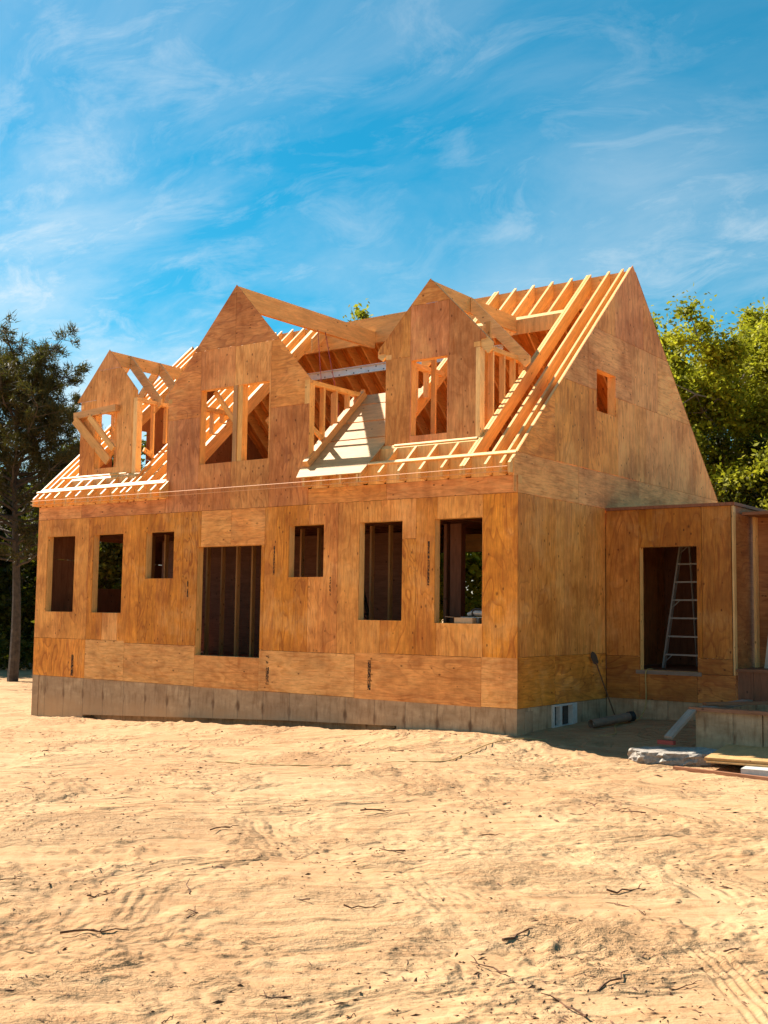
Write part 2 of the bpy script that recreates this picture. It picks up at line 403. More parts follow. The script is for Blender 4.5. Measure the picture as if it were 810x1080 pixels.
# basement window
mb = MB(); y0, y1, z0, z1 = BW; fx = 0.02
for a, b, c, d in [(y0, y1, z0 - .03, z0 + .03), (y0, y1, z1 - .03, z1), (y0, y0 + .05, z0 + .03, z1 - .03), (y1 - .16, y1, z0 + .03, z1 - .03), (y0 + .24, y0 + .30, z0 + .03, z1 - .03)]:
    mb.box(-0.1, fx, a, b, c, d, (0.5, 0, 0))
bwin = mb.build('basement_window', 'white', house)
mb = MB(); mb.box(-0.07, -0.06, y0 + .05, y0 + .24, z0 + .03, z1 - .03); mb.build('pane', 'glass', bwin)
mb = MB(); mb.box(-0.07, -0.06, y0 + .30, y1 - .16, z0 + .03, z1 - .03); mb.build('pane', 'glass', bwin)

# --- openings on the front
WIN = [(-11.27, -10.37, 1.685, 3.25), (-9.79, -8.89, 1.68, 3.25), (-8.22, -7.44, 2.35, 3.25),
       (-4.55, -3.76, 2.35, 3.25), (-3.00, -2.12, 1.635, 3.25), (-1.49, -0.61, 1.61, 3.25)]
DOOR = (-6.80, -5.19, 0.93, 2.93)
holes = WIN + [DOOR]
mb = MB()
A_ = lambda r, p, v: (r, p, v)
rowA = [(-W, -9.93, Z0, Z1 + .04, 'v', A_(0, .25, .5)), (-9.93, -8.76, Z0 + .0, Z1 + .04, 'h', A_(.25, .8, .5)), (-8.76, -6.81, Z0, Z1 - .0, 'h', A_(.35, .75, .5)),
        (-6.81, -5.20, Z0 - .01, Z1 - .02, 'h', A_(.5, .35, .45)), (-5.20, -3.06, Z0, Z1 - .03, 'h', A_(.2, .7, .55)), (-3.06, -.62, Z0 - .01, Z1 - .0, 'h', A_(.3, .5, .6)), (-.62, 0.012, Z0, Z1 + .01, 'h', A_(.2, .6, .7))]
rowB = [(-W, -10.83, Z1 + .04, Z2, 'v', A_(0, .25, .55)), (-10.83, -9.93, Z1 + .04, Z2, 'v', A_(0, .2, .6)), (-9.93, -9.45, Z1 + .04, Z2, 'v', A_(0, .1, .35)), (-9.45, -8.99, Z1 + .04, 1.68, 'v', A_(.2, .8, .8)),
        (-9.45, -8.99, 1.68, Z2, 'v', A_(0, .1, .5)), (-8.99, -8.4, Z1 + .0, Z2, 'v', A_(.05, .1, .55)), (-8.4, -7.2, Z1, Z2, 'v', A_(.1, .05, .35)), (-7.2, -6.72, Z1, Z2, 'v', A_(0, .05, .3)),
        (-6.72, -5.95, 2.93, Z2, 'h', A_(.2, .3, .55)), (-5.95, -5.12, 2.93, Z2, 'h', A_(.2, .25, .5)), (-6.72, -5.12, Z1 - .02, 2.93, 'v', A_(0, .1, .5)),
        (-5.12, -4.66, Z1 - .03, Z2, 'v', A_(.05, .25, .55)), (-4.66, -4.1, Z1 - .03, Z2, 'v', A_(0, .1, .35)), (-4.1, -3.45, Z1 - .03, Z2, 'v', A_(.1, .15, .55)), (-3.45, -2.55, Z1 - .03, Z2, 'v', A_(.05, .25, .6)), (-2.55, -1.85, Z1, 2.95, 'v', A_(0, .1, .5)), (-2.55, -1.85, 2.95, Z2, 'v', A_(.2, .35, .6)), (-1.85, -1.45, Z1, Z2, 'v', A_(0, .0, .45)),
        (-1.45, -.60, Z1, Z2, 'v', A_(0, .2, .6)), (-.60, 0.012, Z1, Z2, 'v', A_(0, .25, .65))]
rowC = [(-W, -10.2, Z2, 3.87, 'h', A_(.75, .25, .5)), (-10.2, -7.72, Z2, 3.87, 'h', A_(.85, .2, .5)),
        (-4.13, -2.45, Z2, 3.87, 'h', A_(.25, .2, .5)), (-2.45, 0.012, Z2, 3.87, 'h', A_(.5, .1, .4))]
sheets(mb, rowA + rowB + rowC, (0, 0, 0), X, Z, -Y, holes)
wall = mb.build('wall_sheathing', 'ply', house)
# ink stamps on sheets: one thin patch each, the broken lettering is in its material
for sx, sz, h, w in [(-10.35, .82, .42, .07), (-5.02, .98, .50, .07), (-2.78, .98, .48, .06), (-3.62, 2.35, .25, .03), (-7.05, 2.3, .3, .03), (-1.62, 2.9, .7, .035), (-4.9, 2.9, .5, .03)]:
    mb = MB(); mb.prism([(sx, sz - h), (sx + w, sz - h), (sx + w, sz), (sx, sz)], (0, -0.0015, 0), X, Z, -Y, 0.003, 'v', (.5, 0, 0))
    mb.build('stamp', 'ink', wall)

# --- rough openings: jambs, sill, header
def opening(name, x0, x1, z0, z1, parent, y0=0.013, depth=0.14, sill=True, header=.24):
    mb = MB(); t = .038
    mb.box(x0 - t, x0, y0, y0 + depth, z0 - t, z1, rtint(0, .3, .8)); mb.box(x1, x1 + t, y0, y0 + depth, z0 - t, z1, rtint(0, .3, .7))
    mb.box(x0 - t, x1 + t, y0, y0 + depth, z1, z1 + header, rtint(0, .2, .6))
    mb.box(x0, x1, y0, y0 + depth, z0 - t, z0, rtint(0, .4, .8))
    return mb.build(name, 'lumber', parent)
for q in WIN: opening('window_frame', *q, house)
opening('door_frame', *DOOR, house)
# studs and plates of the ground floor front wall
def blocked(x): return any(a - .06 < x < b + .06 for a, b, *_ in holes)
for i in range(29):
    x = -0.02 - i * .4064
    if blocked(x): continue
    mb = MB(); mb.box(x - .038, x, .014, .153, .92, 3.52); mb.build('stud', 'lumber', house)
for i in (2, 4, 7, 22, 24, 27):
    x = -0.02 - i * .4064
    mb = MB(); mb.box(x - .038, x, .014, .153, .92, 1.57); mb.build('stud', 'lumber', house)
mb = MB(); mb.box(-W, -.0, .0145, .153, 3.75, 3.87); mb.build('top_plate', 'lumber', house)

# --- floors and joists
mb = MB(); mb.box(-W + .02, -.015, .0135, D - .02, .60, .86, rtint(.3, 0, .2)); mb.build('floor_deck', 'treated_shade', house)  # dark wood tone puts the indoor shade into the deck
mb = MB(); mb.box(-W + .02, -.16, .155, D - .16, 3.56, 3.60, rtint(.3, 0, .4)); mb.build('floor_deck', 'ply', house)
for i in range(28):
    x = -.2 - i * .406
    mb = MB(); mb.box(x - .04, x, .16, D - .16, 3.29, 3.558); mb.build('floor_joist', 'treated_shade', house)
# interior stud partitions; dark wood tones paint in the dim rooms
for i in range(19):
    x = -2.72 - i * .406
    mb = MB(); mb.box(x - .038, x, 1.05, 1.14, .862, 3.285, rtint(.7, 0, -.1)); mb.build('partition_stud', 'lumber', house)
mb = MB(); mb.box(-10.6, -3.2, 2.6, 2.614, .862, 3.285, rtint(.6, 0, .2)); mb.build('partition_panel', 'treated_shade', house)
mb = MB(); mb.box(-10.6, -10.586, 2.62, 8.4, .862, 3.285, rtint(.6, 0, .2)); mb.build('partition_panel', 'treated_shade', house)
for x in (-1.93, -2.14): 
    mb = MB(); mb.box(x - (.11 if x > -2 else .03), x + (.11 if x > -2 else .03), 1.3, 1.44, .862, 3.285, rtint(.5, 0, .3)); mb.build('post', 'treated_shade', house)
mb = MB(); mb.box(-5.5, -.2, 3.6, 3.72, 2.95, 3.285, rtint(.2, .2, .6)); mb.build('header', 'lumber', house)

# --- gable side wall (faces +X at x = 0)
AW = (2.745, 3.50, 5.27, 6.00)
planes = [(-SL, 1, ZE - .004), (SL, 1, ZE + SL * D - .004)]     # z <= R(y)
mb = MB()
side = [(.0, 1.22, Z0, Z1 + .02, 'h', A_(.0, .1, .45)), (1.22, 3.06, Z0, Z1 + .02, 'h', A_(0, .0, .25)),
        (.0, .55, Z1 + .02, Z2, 'v', A_(0, .25, .6)), (.55, 1.22, Z1 + .02, Z2, 'v', A_(0, .3, .6)), (1.22, 2.44, Z1 + .02, Z2, 'v', A_(0, .25, .55)), (2.44, 3.06, Z1 + .02, Z2, 'v', A_(0, .15, .5)),
        (3.10, 4.3, .87, Z2, 'v', A_(.6, 0, .1)), (4.3, 5.52, .87, Z2, 'v', A_(.6, 0, .1)), (5.52, 8.3, .87, Z2, 'v', A_(.6, 0, .1)),  # wall inside the wing, tinted dark as painted indoor shade
        (-.1, 2.05, Z2, 4.22, 'h', A_(.75, 0.40, 0.85)), (2.05, 4.5, Z2, 4.22, 'h', A_(.85, 0.50, 0.90)), (4.5, 6.9, Z2, 4.22, 'h', A_(.8, 0.60, 0.95)), (6.9, D, Z2, 4.22, 'h', A_(.7, 0.55, 0.95)),
        (.0, 1.22, 4.22, 5.45, 'h', A_(.15, 0.25, 0.85)), (1.22, 2.44, 4.22, 5.62, 'v', A_(.25, 0.30, 0.85)), (2.44, 3.6, 4.22, 5.62, 'v', A_(.35, 0.40, 0.90)),
        (3.6, 4.82, 4.22, 5.62, 'v', A_(.5, 0.60, 0.95)), (4.82, 6.04, 4.22, 5.62, 'v', A_(.6, 0.75, 1.00)), (6.04, 7.2, 4.22, 5.62, 'v', A_(.6, 0.75, 1.00)), (7.2, D, 4.22, 5.62, 'v', A_(.6, 0.65, 0.95)),
        (1.2, 2.44, 5.62, 6.72, 'h', A_(.6, 0.35, 0.75)), (2.44, 4.2, 5.62, 6.72, 'h', A_(.75, 0.25, 0.70)), (4.2, 5.4, 5.62, 6.72, 'v', A_(.65, 0.55, 0.90)), (5.4, 7.2, 5.62, 6.72, 'h', A_(.75, 0.65, 0.90)),
        (2.4, 3.5, 6.72, 8.3, 'v', A_(.7, 0.30, 0.75)), (3.5, 4.75, 6.72, 8.3, 'v', A_(.85, 0.25, 0.70)), (4.75, 6.4, 6.72, 8.3, 'v', A_(.8, 0.35, 0.80))]
sheets(mb, side, (0, 0, 0), Y, Z, X, [AW], planes, gap=.003)
mb.build('wall_sheathing', 'ply', house)
mb = MB(); y0, y1, z0, z1 = AW
for a, b, c, d in [(y0 - .04, y0, z0, z1), (y1, y1 + .04, z0, z1), (y0 - .04, y1 + .04, z1, z1 + .1), (y0 - .04, y1 + .04, z0 - .04, z0)]:
    mb.box(-.155, -.0125, a, b, c, d, rtint(0, .2, .8))
mb.build('window_frame', 'lumber', house)
for i in range(1, 20):
    y = i * .4064
    if AW[0] - .05 < y < AW[1] + .05: continue
    mb = MB(); mb.box(-.155, -.014, y, y + .038, 3.62, R(y) - RV - .1); mb.build('stud', 'lumber', house)
for i in range(0, 21):
    y = .16 + i * .4064
    if y < 3.0 or y > 6.5:
        mb = MB(); mb.box(-.155, -.014, y, y + .038, .862, 3.285); mb.build('stud', 'lumber', house)

# --- left gable and rear wall
mb = MB(); LW = [(1.6, 2.55, 2.2, 3.25), (1.9, 2.9, 4.5, 5.9)]
rects = [(y, min(D, y + 1.22), z, z + 2.44, 'v', A_(.1, .2, .5)) for y in np.arange(0, D, 1.22) for z in (Z0, Z0 + 2.44, Z0 + 4.88, Z0 + 7.32)]
sheets(mb, rects, (-W, 0, 0), Y, Z, -X, LW, planes)
mb.build('wall_sheathing', 'treated_shade', house)  # darker wood colour paints the gloom on the inner face
mb = MB(); RW = [(-7.5, -5.0, .9, 3.25), (-3.6, -2.6, 1.9, 3.25), (-1.9, -1.0, 1.9, 3.25)]
rects = [(x, min(0, x + 1.22), z, min(4.2, z + 2.44), 'v', A_(.1, .2, .5)) for x in np.arange(-W, 0, 1.22) for z in (Z0, Z0 + 2.44)]
sheets(mb, rects, (0, D, 0), X, Z, Y, RW)
mb.build('wall_sheathing', 'treated_shade', house)  # same dark colour, indoor gloom painted on

# --- roof: ridge, rafters, headers
RB0, RB1 = 7.55, 8.12
mb = MB(); mb.prism([(-W + .02, RB0), (-.02, RB0), (-.02, RB1), (-W + .02, RB1)], (0, HD - .045, 0), X, Z, -Y, .09, 'u', rtint(.3, 0, .45)); mb.build('ridge_beam', 'lumber', house)
YT = -.19
def front_rafter(x, y0, y1, tail=True, th=.045, tint=None):
    if tail: poly = [(YT, 3.885), (YT, R(YT)), (y1, R(y1)), (y1, R(y1) - RV), (-.018, 3.885)]
    else: poly = [(y0, R(y0) - RV), (y0, R(y0)), (y1, R(y1)), (y1, R(y1) - RV)]
    if tail and y1 < .3: poly = [(YT, 3.885), (YT, R(YT)), (y1, R(y1)), (y1, 3.885)]
    mb = MB(); mb.prism(poly, (x + th / 2, 0, 0), Y, Z, X, th, 'u', tint or rtint(.0, .15, .65))
    # grain along the slope
    mb.uv = [[(u * 1.0, (v - SL * (u - 0)) if i < 2 else v) for u, v in f] for i, f in enumerate(mb.uv)]
    return mb.build('rafter', 'lumber', house)
YR = HD - .05
for x in (-.035, -.18, -.455, -.84, -.895, -2.86, -2.92, -7.92, -8.28, -8.62, -11.15, -11.56): front_rafter(x, 0, YR)
front_rafter(-11.36, 0, YR)
for x in (-1.25, -1.667, -2.08, -2.48): front_rafter(x, 0, .30)
for x in (-9.04, -9.39, -9.776, -10.169, -10.479): front_rafter(x, 0, .22)
for x in (-8.80, -10.85): front_rafter(x, 0, YR)
for x in (-3.28, -3.69, -4.08): front_rafter(x, 0, 1.2 if x > -3.5 else 1.5)
front_rafter(-4.42, 0.2, 1.75, False)
front_rafter(-7.72 + .06, 0, .2)
# stubs from ridge down to the dormer headers
for x in (-1.23, -1.64, -2.05, -2.46): front_rafter(x, 3.30, YR, False, .05)
for x in (-9.2, -9.6, -10.0, -10.4): front_rafter(x, 3.20, YR, False)
for x in (-7.575, -7.525): front_rafter(x, .16, YR, False, tint=rtint(0, .2, .7))
front_rafter(-7.30, 3.75, YR, False)
mb = MB()
def slope_bar(mb, x0, x1, y0, y1, d, tint=None):
    mb.prism([(y0, R(y0) - d), (y1, R(y1) - d), (y1, R(y1)), (y0, R(y0))], (x1, 0, 0), Y, Z, X, x1 - x0, 'v', tint or rtint(0, .15, .6))
slope_bar(mb, -2.86, -.92, 3.22, 3.299, .28); mb.build('header', 'lumber', house)
mb = MB(); slope_bar(mb, -10.85, -8.82, 3.12, 3.199, .28); mb.build('header', 'lumber', house)
for x0, x1 in ((-2.84, -.92), (-10.83, -8.82)):
    mb = MB(); yy = .30 if x0 > -5 else .22
    slope_bar(mb, x0, x1, yy + .001, yy + .07, .3); mb.build('header', 'lumber', house)
# blocking between tails, bevelled along the roof
for x0, x1 in ((-4.1, -.02), (-W + .02, -7.69)):
    xs = [-.06, -.16, -.20, -.435, -.475, -.82, -.92, -1.23, -1.27, -1.647, -1.687, -2.06, -2.10, -2.46, -2.5, -2.84, -2.94, -3.26, -3.3, -3.67, -3.71, -4.06] if x0 > -5 else \
         [-7.70, -7.9, -7.94, -8.26, -8.3, -8.60, -8.64, -8.78, -8.82, -9.02, -9.06, -9.37, -9.41, -9.756, -9.796, -10.149, -10.189, -10.459, -10.499, -10.83, -10.87, -11.13, -11.17, -11.34, -11.38, -11.54]
    for i in range(0 if x0 > -5 else 0, len(xs) - 1, 2):
        b, a = xs[i], xs[i + 1]
        if b - a < .03: continue
        mb = MB(); slope_bar(mb, a + .001, b - .001, .005, .045, .35); mb.build('blocking', 'lumber', house)
# thin strapping laid on the rafters
for x0, x1, yy in ((-3.02, -.01, -.01), (-W - .03, -7.70, -.035), (-11.25, -9.2, .30), (-2.55, -.92, .345)):
    mb = MB(); n = Vector((0, -SL, 1)).normalized(); d = Vector((0, 1, SL)).normalized()
    mb.prism([(x0, -.022), (x1, -.022), (x1, .022), (x0, .022)], Vector((0, yy, R(yy))) + n * .021, X, d, n, .0195, 'u', rtint(0, .6, .8)); mb.build('strapping', 'lumber', house)
# rear slope
for i in range(28):
    x = -.06 - i * .4064
    mb = MB(); y0 = HD + .19; y1 = D + .15
    mb.prism([(y0, R(y0)), (y1, R(y1)), (y1, R(y1) - RV), (y0, R(y0) - RV)], (x + .02, 0, 0), Y, Z, X, .04, 'u', rtint(.4, 0, .4))
    mb.build('rear_rafter', 'lumber', house)
mb = MB(); mb.prism([(HD + .12, R(HD + .12) + .003), (D + .2, R(D + .2) + .003), (D + .2, R(D + .2) + .018), (HD + .12, R(HD + .12) + .018)], (.0, 0, 0), Y, Z, X, W, 'u', rtint(.4, .0, .3)); mb.build('roof_deck', 'ply', house)
# steel beam with bolt holes across the open attic
mb = MB(); mb.box(-8.0, -2.6, 3.99, 4.01, 6.84, 7.01, (.5, 0, 0)); mb.box(-8.0, -2.6, 3.93, 3.989, 6.84, 6.852, (.5, 0, 0)); mb.box(-8.0, -2.6, 3.93, 3.989, 6.998, 7.01, (.5, 0, 0))
sb = mb.build('steel_beam', 'steel', house)
for i in range(26):
    x = -7.9 + i * .2; zc = 6.965 if i % 2 else 6.885
    mb = MB(); mb.tube([(x, 3.991, zc), (x, 3.986, zc)], .016, 8); mb.build('bolt_hole', 'black', sb)

# --- roof sheathing: the new plywood strips between the dormers
rs = MB(); n = Vector((0, -SL, 1)).normalized(); d = Vector((0, 1, SL)).normalized(); k = math.hypot(1, SL)
def rp(x, y): return (x, y * k)
strips = [(-.19, .555), (.58, .965), (.99, 1.40), (1.42, 1.66)]
for i, (ya, yb) in enumerate(strips):
    xl = (-4.23, -4.44, -4.42, -4.46)[i]; 
    pts = [rp(xl, ya), rp(-2.79 + .0, ya), rp(-2.79, yb), rp(xl, yb)] if i else [rp(-4.23, ya), rp(-2.83, ya), rp(-2.79, .37), rp(-2.79, yb), rp(-4.43, yb), rp(-4.43, .3)]
    rs.prism(pts, Vector((0, 0, R(0))) + n * .024, X, d, n, .020, 'u', rtint(.1, .4, .85))
roofply = rs.build('roof_sheathing', 'newply', house)

# ------------------------------------------------------------------ dormers
def stud(parent, x0, x1, y0, y1, z0, z1, tint=None, name='stud'):
    mb = MB(); mb.box(x0, x1, y0, y1, z0, z1, tint or rtint(.05, .25, .7)); return mb.build(name, 'lumber', parent)
def brd(parent, name, p0, p1, w, h, side=None, tint=None, mat='lumber'):
    mb = MB(); mb.board(p0, p1, w, h, side, tint or rtint(0, .2, .65)); return mb.build(name, mat, parent)
def dormer_rafter(parent, xc, za, m, y, sgn, xe, depth=.2, th=.04, tint=None, lift=0.0):
    """rafter from the dormer ridge down to |x-xc| = xe"""
    k0 = .03
    top = lambda q: za + lift - m * q
    poly = [(k0, top(k0)), (xe, top(xe)), (xe, top(xe) - depth * .55), (xe - .09, top(xe - .09) - depth * 1.35), (k0, top(k0) - depth * 1.4)]
    poly = [(xc + sgn * a, b) for a, b in poly]
    mb = MB(); mb.prism(poly, (0, y, 0), X, Z, -Y, th, 'u', tint or rtint(.2, .3, .6)); return mb.build('rafter', 'lumber', parent)

# ---- right dormer
yd, zb = .382, 4.575; xa, za, m = -1.88, 7.315, 1.02
pl = [(m, 1, za + m * xa), (-m, 1, za - m * xa)]
mb = MB(); WR = (-2.25, -1.53, 4.69, 5.97)
rects = [(-2.78, -2.275, zb, 6.04, 'v', A_(.15, .45, .5)), (-2.94, -2.275, 6.04, 7.35, 'v', A_(.2, .3, .45)),
         (-2.275, -1.5, zb, 6.9, 'v', A_(.75, .0, .45)), (-1.5, -.9, zb, 6.9, 'v', A_(.6, .05, .45)), (-2.275, -1.2, 6.9, 7.35, 'h', A_(.6, .1, .5))]
sheets(mb, rects, (0, yd, 0), X, Z, -Y, [WR, (-3, -2.78, 4, 6.16), (-.9, 0, 4, 6.16)], pl, gap=.0025)
sheets(mb, [(-.899, -.80, 6.16, 6.5, 'v', A_(.6, .1, .5))], (0, yd, 0), X, Z, -Y, [], pl, gap=0)
drm = mb.build('dormer', 'ply', house)
y0 = yd + .0135
for a, b in ((WR[0] - .04, WR[0]), (WR[1], WR[1] + .04)): stud(drm, a, b, y0, y0 + .14, zb, 6.1, rtint(0, .2, .75))
stud(drm, -2.29, -1.49, y0 + .001, y0 + .139, WR[3], WR[3] + .1, name='header'); stud(drm, WR[0], WR[1], y0 + .001, y0 + .139, WR[2] - .04, WR[2], name='sill')
stud(drm, -.98, -.902, yd + .0, yd + .14, zb - .1, 6.03, rtint(0, .5, .8), 'corner_post'); stud(drm, -2.78, -2.70, y0, y0 + .14, zb - .1, 6.03, None, 'corner_post')
for s, x0, x1 in ((1, -1.02, -.902), (-1, -2.78, -2.66)):
    mb = MB(); mb.box(x0, x1, yd + .0, 2.0, 6.04, 6.12, rtint(.1, .3, .65)); mb.build('top_plate', 'lumber', drm)
    for q in (.80, 1.16, 1.50, 1.80): stud(drm, x0 + .01, x1 - .01, q, q + .04, R(q) - .05, 6.04, rtint(.1, .35, .7))
mb = MB(); mb.box(xa - .02, xa + .02, yd + .014, 3.22, za - .32, za - .03, rtint(.1, .2, .6)); mb.build('ridge_beam', 'lumber', drm)
for yy in (yd + .02, 1.60):
    dormer_rafter(drm, xa, za, m, yy, 1, 1.20, tint=rtint(.15, .5, .7)); dormer_rafter(drm, xa, za, m, yy, -1, 1.08 if yy < 1 else 1.0)
for i, (yy, xx) in enumerate(((.95, -1.15), (1.3, -1.4), (1.05, -2.3))): stud(drm, xx, xx + .09, yy, yy + .04, 4.5, 6.6, rtint(.3, 0, .45))
# ---- left dormer
yl, zb = .302, 4.50; xa, za, m = -9.871, 7.13, 1.04
pl = [(m, 1, za + m * xa), (-m, 1, za - m * xa)]
mb = MB(); WL = (-10.24, -9.555, 4.65, 5.85)
rects = [(-10.72, -10.22, zb, 5.30, 'v', A_(.3, .35, .45)), (-10.72, -10.22, 5.30, 6.1, 'v', A_(.3, .3, .5)), (-10.92, -10.22, 6.1, 7.2, 'v', A_(.3, .35, .45)),
         (-10.22, -9.1, zb, 6.72, 'v', A_(.35, .4, .5)), (-9.1, -8.95, zb, 6.72, 'v', A_(.3, .3, .5)), (-10.24, -9.5, 6.72, 7.2, 'v', A_(.6, .3, .55))]
sheets(mb, rects, (0, yl, 0), X, Z, -Y, [WL, (-11, -10.72, 4, 6.0)], pl, gap=.0025)
drl = mb.build('dormer', 'ply', house)
y0 = yl + .0135
for a, b in ((WL[0] - .04, WL[0]), (WL[1], WL[1] + .04)): stud(drl, a, b, y0, y0 + .14, zb, 6.0, rtint(0, .2, .75))
stud(drl, -10.0, -9.88, y0 + .3, y0 + .34, 4.5, 5.9)
stud(drl, WL[0], WL[1], y0 + .001, y0 + .139, WL[2] - .04, WL[2], name='sill')
stud(drl, -9.06, -8.952, yl, yl + .14, zb - .1, 5.95, rtint(0, .4, .8), 'corner_post'); stud(drl, -10.72, -10.62, y0, y0 + .14, zb - .1, 5.95, None, 'corner_post')
for x0, x1 in ((-9.06, -8.952), (-10.72, -10.62)):
    mb = MB(); mb.box(x0, x1, yl + .0, 1.88, 5.95, 6.03, rtint(.05, .3, .7)); mb.build('top_plate', 'lumber', drl)
    for q in (.75, 1.1, 1.42, 1.7): stud(drl, x0 + .01, x1 - .01, q, q + .04, R(q) - .05, 5.95, rtint(.05, .3, .7))
mb = MB(); mb.box(xa - .02, xa + .02, yl + .014, 3.12, za - .30, za - .03, rtint(.05, .25, .65)); mb.build('ridge_beam', 'lumber', drl)
for yy in (.84, 1.66, 2.4):
    dormer_rafter(drl, xa, za, m, yy, 1, 1.02 if yy < 2 else .6, tint=rtint(.5, .4, .5)); dormer_rafter(drl, xa, za, m, yy, -1, 1.0 if yy < 2 else .6)
# boards sticking out of the left dormer's window
brd(drl, 'loose_board', (-10.83, yl - .06, 5.80), (-9.50, yl - .06, 5.86), .09, .14, (0, 1, 0), rtint(.7, .2, .5))
brd(drl, 'loose_board', (-10.78, yl - .10, 5.72), (-9.90, yl + .10, 4.80), .05, .19, (0, 1, 0), rtint(.1, .1, .5))
brd(drl, 'loose_board', (-10.30, yl - .11, 5.74), (-9.60, yl - .03, 5.02), .05, .12, (0, 1, 0), rtint(.0, .1, .6))
brd(drl, 'loose_board', (-10.15, yl + .35, 5.55), (-9.6, yl + .30, 4.62), .04, .12, (0, 1, 0))
brd(drl, 'loose_board', (-10.1, yl + .42, 4.62), (-9.5, yl + .42, 5.12), .04, .12, (0, 1, 0))
brd(drl, 'brace', (-9.0, .55, 5.0), (-9.0, 1.5, 4.55), .04, .09, (1, 0, 0))

# ---- central gable dormer (wall rises flush from the facade)
xa, za, m = -5.965, 7.79, 1.075
pl = [(m, 1, za + m * xa), (-m, 1, za - m * xa)]
mb = MB(); WC = (-6.82, -5.085, 4.475, 5.885)
rects = [(-7.71, -6.84, Z2, 5.38, 'v', A_(.75, .05, .4)), (-7.71, -6.84, 5.38, 6.64, 'h', A_(.7, .15, .45)), (-6.84, -6.0, Z2, 4.8, 'v', A_(.6, .1, .45)), (-6.0, -5.05, Z2, 4.8, 'v', A_(.65, .15, .4)),
         (-5.05, -4.135, Z2, 5.38, 'v', A_(.75, .05, .4)), (-5.05, -4.135, 5.38, 6.62, 'h', A_(.55, .3, .5)), (-6.84, -5.95, 4.8, 6.64, 'v', A_(.55, .3, .5)), (-5.95, -5.05, 4.8, 6.62, 'v', A_(.55, .35, .5)),
         (-7.3, -5.96, 6.64, 7.9, 'h', A_(.55, .25, .5)), (-5.96, -4.6, 6.62, 7.9, 'h', A_(.6, .2, .45))]
sheets(mb, rects, (0, 0, 0), X, Z, -Y, [WC], pl, gap=.003)
sheets(mb, [(-4.136, -4.07, 5.73, 5.9, 'h', A_(.5, .2, .5))], (0, 0, 0), X, Z, -Y, [], pl, gap=0)
gd = mb.build('gable_dormer', 'ply', house)
y0 = .0135
for a, b in ((WC[0] - .04, WC[0]), (WC[1], WC[1] + .04), (-5.87, -5.75)): stud(gd, a, b, y0, y0 + .14, WC[2] - .02, 5.93, rtint(0, .2, .75))
mb = MB(); mb.box(-5.975, -5.872, -.002, .13, WC[2], WC[3], rtint(.8, 0, .2)); mb.build('mullion', 'lumber', gd)
stud(gd, -6.9, -5.0, y0 + .001, y0 + .139, WC[3], WC[3] + .14, rtint(0, .15, .65), 'header'); stud(gd, WC[0], WC[1], y0 + .002, y0 + .138, WC[2] - .04, WC[2], name='sill')
stud(gd, -4.25, -4.137, .0005, .14, 4.0, 5.72, rtint(0, .3, .7), 'corner_post'); stud(gd, -7.71, -7.6, y0, .14, 4.0, 5.72, None, 'corner_post')
for x0, x1 in ((-4.25, -4.137), (-7.71, -7.6)):
    mb = MB(); mb.box(x0, x1, .001, 1.66, 5.72, 5.80, rtint(.1, .3, .65)); mb.build('top_plate', 'lumber', gd)
    for q in (.40, .75, 1.10, 1.38): stud(gd, x0 + .01, x1 - .01, q, q + .045, R(q) + .03, 5.72, rtint(.05, .4, .65))
n_ = Vector((0, -SL, 1)).normalized()
brd(gd, 'sole_plate', Vector((-4.15, .02, R(.02))) + n_ * .09, Vector((-4.15, 1.62, R(1.62))) + n_ * .09, .10, .12, (1, 0, 0), rtint(.5, .2, .45))
mb = MB(); mb.prism([(.0135, za - .42), (HD - .05, za - .36), (HD - .05, za + .0), (.0135, za - .035)], (xa + .045, 0, 0), Y, Z, X, .09, 'u', rtint(0, .25, .7)); mb.build('ridge_beam', 'lumber', gd)
brd(gd, 'brace', (-6.75, .3, 5.9), (-6.1, .3, 5.15), .04, .09, (0, 1, 0), rtint(0, .1, .6))
brd(gd, 'brace', (-5.95, .9, 5.4), (-5.0, .9, 4.3), .04, .1, (0, 1, 0), rtint(0, .1, .55))
brd(gd, 'brace', (-6.1, 1.2, 5.0), (-5.4, 1.2, 4.2), .04, .1, (0, 1, 0), rtint(0, .1, .55))
brd(gd, 'brace', (-4.2, .55, 4.75), (-4.2, .1, 5.0), .04, .09, (1, 0, 0))
for xx in (-6.6, -6.2, -5.8): stud(gd, xx, xx + .09, 3.6, 3.64, 3.61, 6.4, rtint(.2, .1, .55))

# ------------------------------------------------------------------ wing (side entry)
mb = MB(); WD = (.62, 1.615, .865, 2.92); yw = 3.067
rects = [(.005, .61, .375, 1.09, 'h', A_(.35, 0, -.15)), (.61, 1.6, .375, 1.09, 'h', A_(.35, 0, -.15)), (1.6, 2.236, .375, .835, 'h', A_(.3, 0, -.15)), (1.6, 2.19, .835, 1.09, 'h', A_(.3, 0, -.15)),  # low tint values paint the notch's shade into these sheets
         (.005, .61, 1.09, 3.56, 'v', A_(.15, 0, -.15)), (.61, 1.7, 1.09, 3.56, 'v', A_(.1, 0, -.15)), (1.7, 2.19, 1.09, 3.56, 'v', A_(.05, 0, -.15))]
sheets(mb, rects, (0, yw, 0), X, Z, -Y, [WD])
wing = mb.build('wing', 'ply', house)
opening('door_frame', *WD, wing, y0=yw + .0135)
mb = MB(); mb.box(.55, 1.68, yw - .02, yw + .2, .80, .862, rtint(.6, 0, .2)); mb.build('door_sill', 'greywood', wing)
mb = MB(); mb.box(2.202, 2.232, yw - .004, yw + .10, .84, 3.555, rtint(.1, .4, .4)); mb.build('corner_post', 'lumber', wing)
